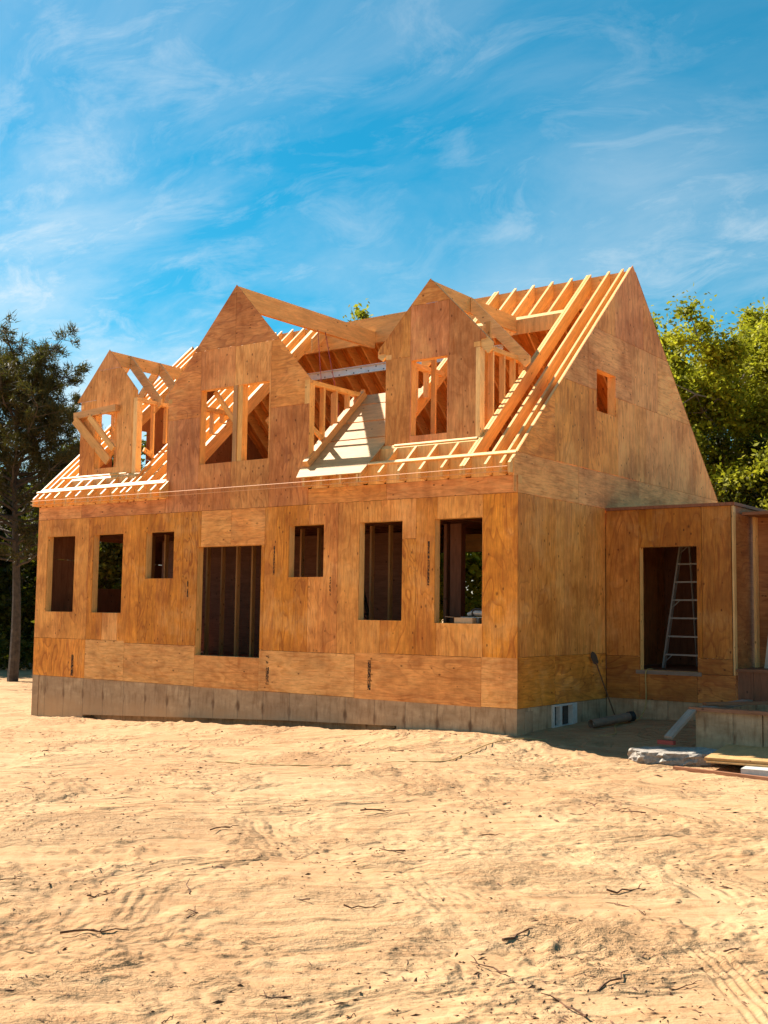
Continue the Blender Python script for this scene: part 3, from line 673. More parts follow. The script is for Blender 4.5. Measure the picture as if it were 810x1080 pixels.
mb = MB(); mb.box(2.192, 2.23, yw + .014, 8.4, .37, .835, rtint(.2, 0, .3)); mb.build('wing_wall', 'ply', wing)
mb = MB(); mb.box(2.192, 2.23, yw + .102, 8.4, .836, 3.555, rtint(.5, 0, -.4, .1)); mb.build('wing_wall', 'ply', wing)  # very dark tint: deep shade painted onto the side wall
mb = MB(); mb.box(.0, 2.23, 8.36, 8.4, .4, 3.555, rtint(.2, 0, .3)); mb.build('wing_wall', 'ply', wing)
mb = MB(); mb.box(.013, 2.26, yw - .03, 8.42, 3.56, 3.61, rtint(.5, 0, .35)); mb.build('roof_deck', 'treated_shade', wing)
mb = MB(); mb.box(.013, 2.185, yw + .2, 8.35, .78, .86, rtint(.5, 0, .3)); mb.build('floor_deck', 'treated_shade', wing)
for x in (.75, 1.16, 1.57): stud(wing, x, x + .04, 5.5, 5.59, .862, 3.55, rtint(.3, 0, .4))
mb = MB(); mb.box(.02, 2.18, 5.6, 5.612, .862, 3.55, rtint(.4, 0, .2)); mb.build('partition_panel', 'treated_shade', wing)  # dark wood tone paints the unlit interior

# ------------------------------------------------------------------ porch beyond the wing
porch = MB(); porch.box(2.27, 7.0, 3.0, 4.5, .90, .945, rtint(.2, .2, .3)); 
pr = porch.build('porch', 'treated_shade', house)
for i in range(19):
    x = 2.28 + i * .25
    mb = MB(); mb.box(x, x + .243, 3.03, 3.055, .46, .899, rtint(.4, .1, .1)); mb.build('skirt_board', 'treated_shade', pr)
mb = MB(); mb.box(2.27, 7.0, 3.075, 3.3, -.5, .455); mb.build('porch_base', 'concrete', pr)
for i in range(6):
    x = 2.30 + i * .406 + (.06 if i else 0)
    mb = MB(); mb.box(x, x + .04, 3.80, 3.94, .946, 3.42, rtint(.1, .25, .5)); mb.build('stud', 'lumber', pr)
mb = MB(); mb.box(2.27, 7.0, 3.942, 3.955, .946, 3.42, rtint(.5, 0, -.4, .1)); mb.build('wall_sheathing', 'ply', pr)  # dark tint is shade put into the sheathing colour
mb = MB(); mb.box(2.27, 7.0, 3.36, 4.6, 3.421, 3.47, rtint(.3, .1, .4)); mb.build('roof_deck', 'treated_shade', pr)

# ------------------------------------------------------------------ bulkhead: concrete box with sill plates
bulk = empty('stair_bulkhead', (2.4, 1.0, 0), 'low concrete stairwell wall topped with red brown sill boards right of the doorway', 'stairwell')
mb = MB()
mb.prism([(2.36, -.4), (3.30, -.4), (3.30, .42), (2.36, .42)], (0, 1.0, 0), X, Z, -Y, .2, 'u', (.5, 0, 0), (.15, 0))
mb.prism([(3.31, -.4), (4.9, -.4), (4.9, .42), (3.31, .42)], (0, 1.03, 0), X, Z, -Y, .2, 'u', (.5, 0, 0), (.15, 0))
mb.prism([(1.201, -.4), (3.02, -.4), (3.02, .42), (1.201, .42)], (2.36, 0, 0), Y, Z, -X, .2, 'u', (.5, 0, 0), (.15, 0))
mb.build('concrete_wall', 'concrete', bulk)
brd(bulk, 'sill_board', (2.27, 1.03, .45), (5.0, 1.03, .45), .17, .05, (0, 1, 0), rtint(.6, .2, .5), 'treated_shade')
brd(bulk, 'sill_board', (2.44, 1.13, .448), (2.44, 2.98, .452), .17, .05, (1, 0, 0), rtint(.2, .3, .5), 'greywood')
brd(bulk, 'cross_board', (2.36, 1.35, .50), (3.9, 3.0, .53), .14, .04, None, rtint(.2, .3, .45), 'treated_shade')
brd(bulk, 'cross_board', (3.0, 2.6, .56), (3.75, 1.25, .50), .14, .04, None, rtint(.3, .3, .4), 'treated_shade')

exec_parts = None

# ================================================================== loose things round the house
def blob_slab(name, pts, h, seed, mat):
    """broken slab: irregular outline, ragged sides"""
    r = np.random.default_rng(seed); mb = MB(); n = len(pts)
    ring = []
    for z, s in ((0, .96), (h * .2, 1.02), (h * .45, 1.03), (h * .7, .985), (h * .88, .975), (h, .955)):
        ring.append([Vector((p[0] * s + r.normal(0, .014), p[1] * s + r.normal(0, .014), z + r.normal(0, .010 if z < h else .003))) for p in pts])
    for a, b in zip(ring[:-1], ring[1:]):
        for i in range(n):
            j = (i + 1) % n; mb.face([a[i], a[j], b[j], b[i]], [(0, 0)] * 4, (.5, 0, 0))
    c = Vector((0, 0, h + .006))
    mid = [Vector((p.x * .55, p.y * .55, h + r.normal(.004, .003))) for p in ring[-1]]
    for i in range(n):
        j = (i + 1) % n
        mb.face([ring[-1][i], ring[-1][j], mid[j], mid[i]], [(0, 0)] * 4, (.5, 0, 0)); mb.face([mid[i], mid[j], c], [(0, 0)] * 3, (.5, 0, 0))
    return mb.build(name, mat)
def outline(a, b, n, seed, rot):
    r = np.random.default_rng(seed); q = []
    for i in range(n):
        t = 2 * math.pi * i / n; k = 1 + r.normal(0, .045)
        p = 2.6; c, s = math.cos(t), math.sin(t)
        e = (abs(c) ** p + abs(s) ** p) ** (-1 / p) * k
        x, y = a * e * c, b * e * s
        q.append((x * math.cos(rot) - y * math.sin(rot), x * math.sin(rot) + y * math.cos(rot)))
    return q
o = blob_slab('concrete_slab', outline(.64, .42, 60, 3, .62), .17, 5, 'rock')
o.location = (2.54, -.02, gz(2.54, -.02) - .02); tag(o, 'broken grey concrete slab with ragged edge lying on the sand', 'concrete slab')

# plank leaning between slab and bulkhead
pk = empty('leaning_plank', (2.25, .22, .02), 'grey plank with red foot sloping from the bulkhead to the slab', 'plank')
brd(pk, 'board', (2.27, .20, .10), (2.33, .96, .43), .12, .04, (1, -.1, 0), rtint(.2, .4, .5), 'greywood')
mb = MB(); mb.board((2.16, .13, .045), (2.39, .13, .045), .09, .055, (0, 1, 0), (.5, 0, 0)); mb.build('foot', 'red', pk)

# stack of new plywood sheets on the ground
def ply_sheet(i, z, dx, dy):
    u = Vector((-.12, 1, 0)).normalized(); v = Vector((.985, .17, 0)).normalized()
    u = Vector((-.17, .985, 0))
    mb = MB(); O = Vector((3.10 + dx, -.66 + dy, z))
    mb.prism([(0, 0), (1.22, 0), (1.22, 2.1), (0, 2.1)], O, v, u, Z, .019, 'v', rtint(.05, .3, .8))
    o = mb.build('plywood_sheet', 'newply')
    return o
zb_ = gz(3.3, -.4)
for i, lab in enumerate(('bottom sheet of the pale plywood stack on the sand', 'middle sheet of the pale plywood stack on the sand', 'top sheet of the pale plywood stack, its face half in shade')):
    tag(ply_sheet(i, zb_ + .125 + i * .0215, (.03, -.01, .0)[i], (-.02, .015, .0)[i]), lab, 'plywood sheet', 'plywood sheets stacked on the ground')
mb = MB(); mb.board((3.62, -.72, zb_ + .05), (4.15, -.66, zb_ + .05), .3, .1, (0, 1, 0), (.5, 0, 0)); tag(mb.build('white_block', 'white'), 'white foam block under the front of the plywood stack', 'block')
mb = MB(); mb.board((2.75, -.78, zb_ + .02), (4.4, -1.02, zb_ + .02), .07, .04, None, rtint(.2, .2, .5)); tag(mb.build('wood_strip', 'treated_shade'), 'thin brown strip of wood on the sand before the plywood stack', 'wood strip')
mb = MB(); mb.board((3.4, .6, zb_ + .05), (3.6, 1.3 - .4, zb_ + .06), .09, .09, None, rtint()); tag(mb.build('timber_offcut', 'lumber'), 'short timber offcut supporting the plywood stack from behind', 'offcut')
mb = MB(); mb.board((2.75, .45, gz(2.8, .5) + .03), (3.02, .62, gz(2.9, .6) + .04), .1, .08, None, rtint(.2, .2, .4)); tag(mb.build('timber_offcut', 'greywood'), 'short grey timber offcut in shade just behind the concrete slab', 'offcut')

# cardboard tube in the corner
tb = empty('cardboard_tube', (.55, 1.7, 0), 'grey cardboard tube lying on the shaded ground by the side wall', 'tube')
a, b = Vector((.42, 1.62, .06)), Vector((.72, 2.42, .14))
def hollow(mb, p0, p1, r0, r1, seg=24):
    d = (p1 - p0).normalized(); u = d.orthogonal().normalized(); w = d.cross(u)
    c = lambda p, r, k: p + (u * math.cos(2 * math.pi * k / seg) + w * math.sin(2 * math.pi * k / seg)) * r
    for k in range(seg):
        mb.face([c(p0, r0, k + 1), c(p0, r0, k), c(p1, r0, k), c(p1, r0, k + 1)], [(0, 0)] * 4, (.5, 0, 0), True)
        mb.face([c(p0, r1, k), c(p0, r1, k + 1), c(p1, r1, k + 1), c(p1, r1, k)], [(0, 0)] * 4, (.5, 0, 0), True)
        mb.face([c(p0, r0, k), c(p0, r0, k + 1), c(p0, r1, k + 1), c(p0, r1, k)], [(0, 0)] * 4, (.5, 0, 0))
        mb.face([c(p1, r0, k + 1), c(p1, r0, k), c(p1, r1, k), c(p1, r1, k + 1)], [(0, 0)] * 4, (.5, 0, 0))
mb = MB(); hollow(mb, a, b, .068, .058); mb.build('tube_shell', 'tubegrey', tb)
mb = MB(); mb.tube([a + (b - a) * .1, a + (b - a) * .12], .057, 20); mb.build('end_plug', 'white', tb)
d_ = (b - a).normalized(); mb = MB(); hollow(mb, b - d_ * .03, b + d_ * .06, .082, .069); mb.build('collar', 'black', tb)

# shovel leaning in the corner
sv = empty('shovel', (.3, 2.9, .03), 'dark shovel standing blade up against the shaded side wall', 'shovel')
p0, p1 = Vector((.34, 2.72, .05)), Vector((.10, 2.47, .98))
mb = MB(); mb.tube([p0, p0 * .6 + p1 * .4, p1], .012, 10); mb.build('handle', 'twig', sv)
mb = MB(); dd = (p1 - p0).normalized(); sd = Vector((.8, .5, 0)); sd = (sd - dd * sd.dot(dd)).normalized(); nn = dd.cross(sd)
prof = [(-.02, -.05), (-.09, .0), (-.10, .16), (-.06, .24), (0, .27), (.06, .24), (.10, .16), (.09, .0), (.02, -.05)]
mb.prism([(a_ * .5, b_ * .72) for a_, b_ in prof], p1 + nn * .004, sd, dd, nn, .008, 'u', (.5, 0, 0)); mb.build('blade', 'darksteel_dim', sv)
mb = MB(); mb.board(p0 - sd * .06, p0 + sd * .06, .03, .03, None, (.5, 0, 0)); mb.build('grip', 'darksteel_dim', sv)

def smooth_path(pts, n=10):
    P = [Vector(p) for p in pts]; P = [P[0] * 2 - P[1]] + P + [P[-1] * 2 - P[-2]]; out = []
    for i in range(1, len(P) - 2):
        for k in range(n):
            t = k / n
            out.append(0.5 * ((2 * P[i]) + (P[i + 1] - P[i - 1]) * t + (2 * P[i - 1] - 5 * P[i] + 4 * P[i + 1] - P[i + 2]) * t * t + (3 * P[i] - P[i - 1] - 3 * P[i + 1] + P[i + 2]) * t ** 3))
    out.append(P[-2]); return out
# power cord out of the doorway
pts = [(.74, 3.3, .88), (.74, 3.02, .84), (.735, 3.03, .5), (.73, 3.0, .25)] + [(x, y, gz(x, y) + .012) for x, y in ((.70, 2.75), (.62, 2.1), (.9, 1.4), (.55, .75), (.1, 1.0 - .4))]
mb = MB(); mb.tube(smooth_path(pts), .011, 6); tag(mb.build('power_cord', 'cord'), 'yellowish cord hanging from the doorway sill into the shaded corner', 'cord')
# mason strings along the eaves and cables from the ridge
for z, y, lab in ((3.98, -.215, 'upper orange builder string stretched along the rafter tails'), (3.905, -.215, 'lower orange builder string stretched along the rafter tails')):
    mb = MB(); mb.tube([(-W, y, z + .01), (-8, y, z - .005), (-4, y, z - .01), (-.05, y, z)], .0055, 5); tag(mb.build('builder_string', 'string'), lab, 'string', 'builder strings along the eaves')
for dx, lab in ((0, 'left of the two thin reddish cables hanging from the gable beam'), (.22, 'right of the two thin reddish cables hanging from the gable beam')):
    mb = MB(); mb.tube([(-5.91 + dx * .05, 2.3 + dx, 7.42), (-5.75 + dx, 2.3 + dx, 5.9), (-5.7 + dx, 2.3 + dx, 4.2)], .008, 5); tag(mb.build('hanging_cable', 'red'), lab, 'cable', 'cables hanging from the gable beam')

# ladders
def ladder(name, label, base, width_b, width_t, H, steps, lean, rot, mat='alu'):
    e = empty(name, base, label, 'ladder'); e.rotation_euler = (0, 0, rot)
    Mw = Matrix.Translation(base) @ Matrix.Rotation(rot, 4, 'Z')
    P = lambda x, y, z: Mw @ Vector((x, y, z))
    S = Mw.to_3x3() @ Vector((1, 0, 0))
    for s in (-1, 1):
        mb = MB(); mb.board(P(s * width_b / 2, 0, 0), P(s * width_t / 2, lean, H), .03, .08, S, (.5, 0, 0)); mb.build('rail', mat, e)
        mb = MB(); mb.board(P(s * width_b * .46, lean * 2 + .55, 0), P(s * width_t * .46, lean + .08, H), .025, .04, S, (.5, 0, 0)); mb.build('rear_leg', mat, e)
    for i in range(steps):
        t = (i + .75) / (steps + .3); w = width_b + (width_t - width_b) * t
        mb = MB(); mb.board(P(-w / 2, lean * t, H * t), P(w / 2, lean * t, H * t), .09, .028, Mw.to_3x3() @ Vector((0, 1, 0)), (.5, 0, 0)); mb.build('step', mat, e)
        if i in (0, 3, 6):
            for s in (-1, 1):
                mb = MB(); mb.board(P(s * w / 2, lean * t - .03, H * t - .13), P(s * (w / 2 - .14), lean * t - .03, H * t - .01), .02, .012, None, (.5, 0, 0)); mb.build('gusset', mat, e)
    mb = MB(); mb.board(P(-width_t / 2 - .02, lean + .04, H), P(width_t / 2 + .02, lean + .04, H), .18, .04, Mw.to_3x3() @ Vector((0, 1, 0)), (.5, 0, 0)); mb.build('top_cap', 'tubegrey', e)
    return e
ladder('step_ladder', 'tall aluminium stepladder standing inside the side doorway', Vector((1.10, 4.0, .862)), .96, .42, 2.62, 8, .30, -.12)
ladder('step_ladder', 'aluminium stepladder standing in the dark room behind the second front window from the house corner', Vector((-3.75, 1.15, .862)), .7, .35, 1.45, 6, .35, 1.3, 'darksteel_dim')  # dark metal instead of aluminium paints in the room's dimness

# weathered plank leaning on the porch wall
mb = MB(); mb.board((2.62, 3.45, .95), (2.70, 3.76, 2.38), .1, .03, (1, 0, 0), rtint(.1, .5, .7)); tag(mb.build('grey_plank', 'greywood'), 'narrow grey plank leaning on the porch wall studs', 'plank')

# box and circular saw on the sill of the front window nearest the corner
mb = MB()
mb.box(-1.13, -.80, .03, .15, 1.612, 1.618, (.5, 0, 0))
for q in ((-1.13, -1.124, .03, .15), (-.806, -.80, .03, .15), (-1.123, -.807, .03, .036), (-1.123, -.807, .144, .15)): mb.box(*q, 1.619, 1.70, (.5, 0, 0))
mb.board((-1.135, .025, 1.705), (-1.26, -.0, 1.712), .1, .004, (0, 1, 0), (.5, 0, 0))
tag(mb.build('cardboard_box', 'card'), 'small open cardboard box on the sill of the window nearest the corner', 'box')
sw = empty('circular_saw', (-.84, .19, 1.6), 'grey circular saw resting behind the cardboard box on the window sill', 'saw')
mb = MB(); mb.box(-1.10, -.70, .17, .30, 1.70, 1.712, (.5, 0, 0)); mb.box(-1.02, -.78, .18, .29, 1.612, 1.699, (.5, 0, 0)); mb.build('base', 'alu', sw)
mb = MB(); mb.tube([(-.86, .21, 1.77), (-.90, .25, 1.765)], [.055, .055], 20); mb.build('blade_guard', 'darksteel_dim', sw)
mb = MB(); mb.tube([(-1.0, .23, 1.75), (-.90, .23, 1.775), (-.72, .23, 1.77)], [.03, .045, .042], 14); mb.build('motor', 'alu', sw)
mb = MB(); mb.tube(smooth_path([(-.94, .23, 1.80), (-.86, .23, 1.835), (-.78, .23, 1.83), (-.73, .23, 1.80), (-.74, .23, 1.76)], 6), .018, 8); mb.build('handle', 'darksteel_dim', sw)

# ================================================================== ground
def vnoise(x, y, s, seed):
    x = x / s + seed * 17.3; y = y / s + seed * 9.7
    xi = np.floor(x).astype(np.int64); yi = np.floor(y).astype(np.int64); xf = x - xi; yf = y - yi
    def h(a, b):
        n = (a * 374761393 + b * 668265263 + seed * 1274126177) & 0xffffffff
        n = ((n ^ (n >> 13)) * 1274126177) & 0xffffffff
        return ((n ^ (n >> 16)) & 0xffff) / 65535.0
    u = xf * xf * (3 - 2 * xf); v = yf * yf * (3 - 2 * yf)
    return (h(xi, yi) * (1 - u) + h(xi + 1, yi) * u) * (1 - v) + (h(xi, yi + 1) * (1 - u) + h(xi + 1, yi + 1) * u) * v - .5
CX, CY, CZ = 8.3665, -14.7087, 1.7773
YAW = 0.636
def detail(x, y):
    r = np.hypot(x - CX, y - CY); fade = 1 - ss(35, 70, r)
    z = .07 * vnoise(x, y, 2.6, 1) + .03 * vnoise(x, y, 1.1, 2) + .014 * vnoise(x, y, .45, 3)
    z *= 1 - .7 * np.exp(-(y / .6) ** 2)
    lump = vnoise(x, y, .21, 4); z += .022 * np.maximum(lump - .12, 0) * 2 + .010 * lump
    rough = .25 + 1.3 * ss(-.12, .28, vnoise(x, y, 1.4, 31) + .5 * vnoise(x, y, .5, 32))
    z += rough * (.012 * vnoise(x, y, .09, 5) + .007 * vnoise(x, y, .045, 15))
    ur, vr = x * math.cos(YAW + .12) + y * math.sin(YAW + .12), -x * math.sin(YAW + .12) + y * math.cos(YAW + .12)
    z += (.010 * vnoise(ur / 5.5, vr, .14, 16) + .009 * vnoise(ur / 4, vr, .06, 17)) * ss(-.35, .3, vnoise(x, y, 1.3, 18))
    # rough clods
    m = ss(.02, .25, vnoise(x, y, 1.2, 8)); c = vnoise(x, y, .11, 9); z += m * .075 * np.maximum(c - .05, 0) + (.3 + m) * .05 * np.maximum(vnoise(x, y, .05, 19) - .18, 0)
    # dug rim along the foundation
    z += .05 * np.exp(-((y + .75 + .25 * vnoise(x, y, 1.5, 6)) / .38) ** 2) * ss(-12.5, -11, x) * (1 - ss(-1.5, .2, x)) * (.6 + 1.2 * (vnoise(x, y, .5, 7)))
    # tracked-machine cleat prints: arcs with ribs
    for (ax, ay, ang, ln, wd, cv, sp, dp) in TRACKS:
        dx, dy = x - ax, y - ay
        u = dx * math.cos(ang) + dy * math.sin(ang); v = -dx * math.sin(ang) + dy * math.cos(ang) - cv * u * u
        inside = ss(0, .25, u) * (1 - ss(ln - .3, ln, u)) * (1 - ss(wd * .8, wd, np.abs(v))) * ss(-.1, .35, vnoise(x, y, .55, 12) + .6 * vnoise(x, y, .2, 22)) * (.7 + .6 * vnoise(x, y, .12, 14))
        z += inside * (dp * np.sin(2 * math.pi * v / sp + .5 * np.sin(u * 5)) - dp * .6)
        z += ss(0, .25, u) * (1 - ss(ln - .3, ln, u)) * dp * .6 * np.exp(-((np.abs(v) - wd * 1.1) / .05) ** 2) * (.3 + ss(-.2, .3, vnoise(x, y, .6, 13)))
    return z * fade
R_, F_ = Vector((math.cos(YAW), math.sin(YAW))), Vector((-math.sin(YAW), math.cos(YAW)))
def cam_ground(side, dist): return CX + R_.x * side + F_.x * dist, CY + R_.y * side + F_.y * dist
TRACKS = []
for side, dist, ang, ln, wd, cv, sp, dp in [(1.70, 4.4, 2.12, 4.5, .15, .035, .055, .008), (-2.4, 5.0, 1.35, 6.0, .16, -.03, .055, .007), (-.95, 4.7, 1.25, 6.0, .16, -.035, .055, .007),
        (3.2, 7.2, 3.3, 7.0, .17, .02, .06, .007), (-4.6, 9.0, .75, 9.0, .18, .012, .07, .007), (-4.9, 10.6, .75, 9.0, .18, .012, .07, .007), (.5, 6.4, 2.3, 3.0, .16, .06, .055, .008)]:
    ax, ay = cam_ground(side, dist); TRACKS.append((ax, ay, ang, ln, wd, cv, sp, dp))
def ground_mesh():
    rr = [0.6, 2.0, 3.2, 3.9]; r = 4.3
    while r < 60: rr.append(r); r += max(.010, r * r / 2300)
    while r < 900: rr.append(r); r *= 1.25
    rr = np.array(rr)
    th = np.concatenate([np.linspace(-math.pi, -1.0, 40)[:-1], np.linspace(-1.0, -.46, 90)[:-1], np.linspace(-.46, .46, 560)[:-1], np.linspace(.46, 1.0, 90)[:-1], np.linspace(1.0, math.pi, 40)])
    RR, TT = np.meshgrid(rr, th, indexing='ij')
    a = TT + math.pi / 2 + YAW
    Xg = CX + RR * np.cos(a); Yg = CY + RR * np.sin(a)
    Zg = base_height(Xg, Yg) + detail(Xg, Yg)
    n0, n1 = RR.shape
    V = np.stack([Xg, Yg, Zg], -1).reshape(-1, 3)
    i = np.arange(n0 - 1)[:, None] * n1 + np.arange(n1 - 1)[None, :]
    F = np.stack([i, i + n1, i + n1 + 1, i + 1], -1).reshape(-1, 4)
    me = bpy.data.meshes.new('ground')
    me.vertices.add(len(V)); me.vertices.foreach_set('co', V.ravel().astype(np.float32))
    me.loops.add(F.size); me.loops.foreach_set('vertex_index', F.ravel().astype(np.int32))
    me.polygons.add(len(F)); me.polygons.foreach_set('loop_start', np.arange(0, F.size, 4, dtype=np.int32)); me.polygons.foreach_set('loop_total', np.full(len(F), 4, dtype=np.int32))
    me.polygons.foreach_set('use_smooth', np.ones(len(F), dtype=bool))
    me.update(calc_edges=True); me.validate()
    me.flip_normals() if me.polygons[len(F) // 2].normal.z < 0 else None
    me.materials.append(M['sand'])
    o = bpy.data.objects.new('ground', me); COL.objects.link(o); o['kind'] = 'structure'
    return o
ground_mesh()
def gzd(x, y): return float(base_height(x, y) + detail(np.array([float(x)]), np.array([float(y)]))[0])
pts = [(x, y, gzd(x, y) + .004) for x, y in ((.45, .1), (.25, -.35), (.2, -1.01), (.36, -2.0), (.54, -2.74), (.31, -3.43), (.1, -4.1), (-.6, -4.6), (-1.5, -4.75))]
mb = MB(); mb.tube(smooth_path(pts), .007, 6); tag(mb.build('power_cord', 'cord'), 'thin tan cord trailing across the sunlit sand from the house corner', 'cord')

# ------------------------------------------------------------------ twigs and litter on the sand
def twig_mesh(seed, L, r0):
    r = random.Random(seed); mb = MB(); n = 5
    pts = [Vector((L * (i / n - .5), r.uniform(-.05, .05) * L, r.uniform(.0, .03) + .008)) for i in range(n + 1)]
    mb.tube(pts, [r0 * (1 - .6 * i / n) for i in range(n + 1)], 5)
    if r.random() < .75:
        k = r.randint(1, 4); p = pts[k]; q = p + Vector((L * r.uniform(.1, .3), L * r.choice((-1, 1)) * r.uniform(.1, .25), r.uniform(.0, .05)))
        mb.tube([p, (p + q) / 2 + Vector((0, 0, .01)), q], [r0 * .6, r0 * .5, r0 * .3], 4)
    return mb
protos = []
for s in range(9):
    o = twig_mesh(s, (.16, .26, .4, .22, .13, .5, .3, .18, .35)[s], (.006, .007, .009, .006, .005, .010, .007, .008, .012)[s]).build('twig', 'twig')
    protos.append(o)
spots = []
rr_ = random.Random(5)
special = [(-1.55, 6.3, 5, .2), (1.15, 5.6, 5, .9), (.55, 5.75, 6, 2.4), (-2.25, 5.6, 8, .3), (-.9, 4.95, 5, .4), (-.45, 4.9, 2, 1.2), (.75, 6.3, 8, .8), (1.6, 7.4, 2, .5), (-1.2, 7.2, 6, 1.9), (-.1, 6.9, 2, .3), (.9, 9.2, 5, .4), (-.6, 8.2, 6, 1.1), (.15, 5.9, 4, 1.5), (1.9, 6.2, 7, .6), (-2.4, 7.3, 6, .2)]
for side, dist, k, a in special: spots.append((*cam_ground(side, dist), k, a))
while len(spots) < 62:
    dist = 4.7 + 11 * rr_.random() ** 1.5; side = rr_.uniform(-.36, .36) * dist
    x, y = cam_ground(side, dist)
    if y > -.5 and x < 4: continue
    spots.append((x, y, rr_.randrange(9), rr_.uniform(0, math.pi)))
used = set()
for x, y, k, a in spots:
    o = protos[k] if k not in used else protos[k].copy()
    if k in used: COL.objects.link(o)
    used.add(k)
    o.location = (x, y, gzd(x, y) - .006); o.rotation_euler = (rr_.uniform(-.1, .1), rr_.uniform(-.1, .1), a + YAW); 
    sc = rr_.uniform(.35, .8); o.scale = (sc, sc, sc)
    tag(o, 'small dark broken twig lying on the bare sand', 'twig', 'twigs scattered over the sand')
for k, o in enumerate(protos):
    if k not in used: bpy.data.objects.remove(o)
# chips and bark crumbs: past counting
mb = MB(); mc = random.Random(9)
n = 0
while n < 3000:
    dist = 4.6 + 14 * mc.random() ** 1.4; side = mc.uniform(-.38, .38) * dist; x, y = cam_ground(side, dist)
    if y > -.2: continue
    if vnoise(np.array([x]), np.array([y]), .9, 21)[0] < mc.uniform(-.25, .3): continue
    s = mc.uniform(.0025, .0062) * (1 + .05 * dist) * (2.0 if mc.random() < .05 else 1); a = mc.uniform(0, 6.28); l = s * mc.uniform(1, 4)
    u = Vector((math.cos(a), math.sin(a), mc.uniform(-.2, .3))) * l; v = Vector((-math.sin(a), math.cos(a), mc.uniform(-.2, .2))) * s * .6; h = Vector((0, 0, s * mc.uniform(.5, 1.0)))
    p = Vector((x, y, gzd(x, y) + .002)); t = (.5, 0, 0)
    A, B, C, E_, T = p - u, p - v, p + u, p + v, p + h
    for f in ((A, B, T), (B, C, T), (C, E_, T), (E_, A, T)): mb.face(f, [(0, 0)] * 3, t)
    n += 1
o = mb.build('bark_litter', 'twig'); o['kind'] = 'stuff'; o['label'] = 'bark crumbs and wood chips strewn over the sand'

# ================================================================== trees
def leaf_cloud(centres, radii, per, size, asp, r, up=0.25, fold=True):
    """rhombic leaves scattered in lumpy clusters; returns verts, faces, tint"""
    n = len(centres) * per
    c = np.repeat(centres, per, 0); rad = np.repeat(radii, per)
    d = r.normal(size=(n, 3)); d /= np.linalg.norm(d, axis=1)[:, None]
    p = c + d * (rad * np.minimum(np.abs(r.normal(.35, .42, n)), 1.35))[:, None] * np.array([1, 1, .72])
    u = r.normal(size=(n, 3)); u[:, 2] *= .7; u /= np.linalg.norm(u, axis=1)[:, None]
    w = r.normal(size=(n, 3)) + d * .7 + np.array([0, 0, up]); w -= u * (w * u).sum(1)[:, None]; w /= np.linalg.norm(w, axis=1)[:, None]
    v = np.cross(w, u)
    s = size * r.uniform(.6, 1.35, n)[:, None]
    V = np.stack([p - u * s, p - v * s * asp + w * s * .15, p + u * s, p + v * s * asp + w * s * .15], 1).reshape(-1, 3)
    F = np.arange(n * 4).reshape(-1, 4)
    tint = np.clip(.5 + r.normal(0, .22, n) + np.repeat(r.normal(0, .2, len(centres)), per), 0, 1)
    return V, F, tint
def np_mesh(name, V, F, tint, mat, parent):
    me = bpy.data.meshes.new(name)
    me.vertices.add(len(V)); me.vertices.foreach_set('co', V.ravel().astype(np.float32))
    k = F.shape[1]
    me.loops.add(F.size); me.loops.foreach_set('vertex_index', F.ravel().astype(np.int32))
    me.polygons.add(len(F)); me.polygons.foreach_set('loop_start', np.arange(0, F.size, k, dtype=np.int32)); me.polygons.foreach_set('loop_total', np.full(len(F), k, dtype=np.int32))
    at = me.attributes.new('tint', 'FLOAT_COLOR', 'FACE')
    at.data.foreach_set('color', np.stack([tint, tint * 0, tint * 0, tint * 0 + 1], 1).ravel().astype(np.float32))
    me.update(calc_edges=True); me.materials.append(M[mat])
    o = bpy.data.objects.new(name, me); COL.objects.link(o)
    if parent: o.parent = parent
    return o
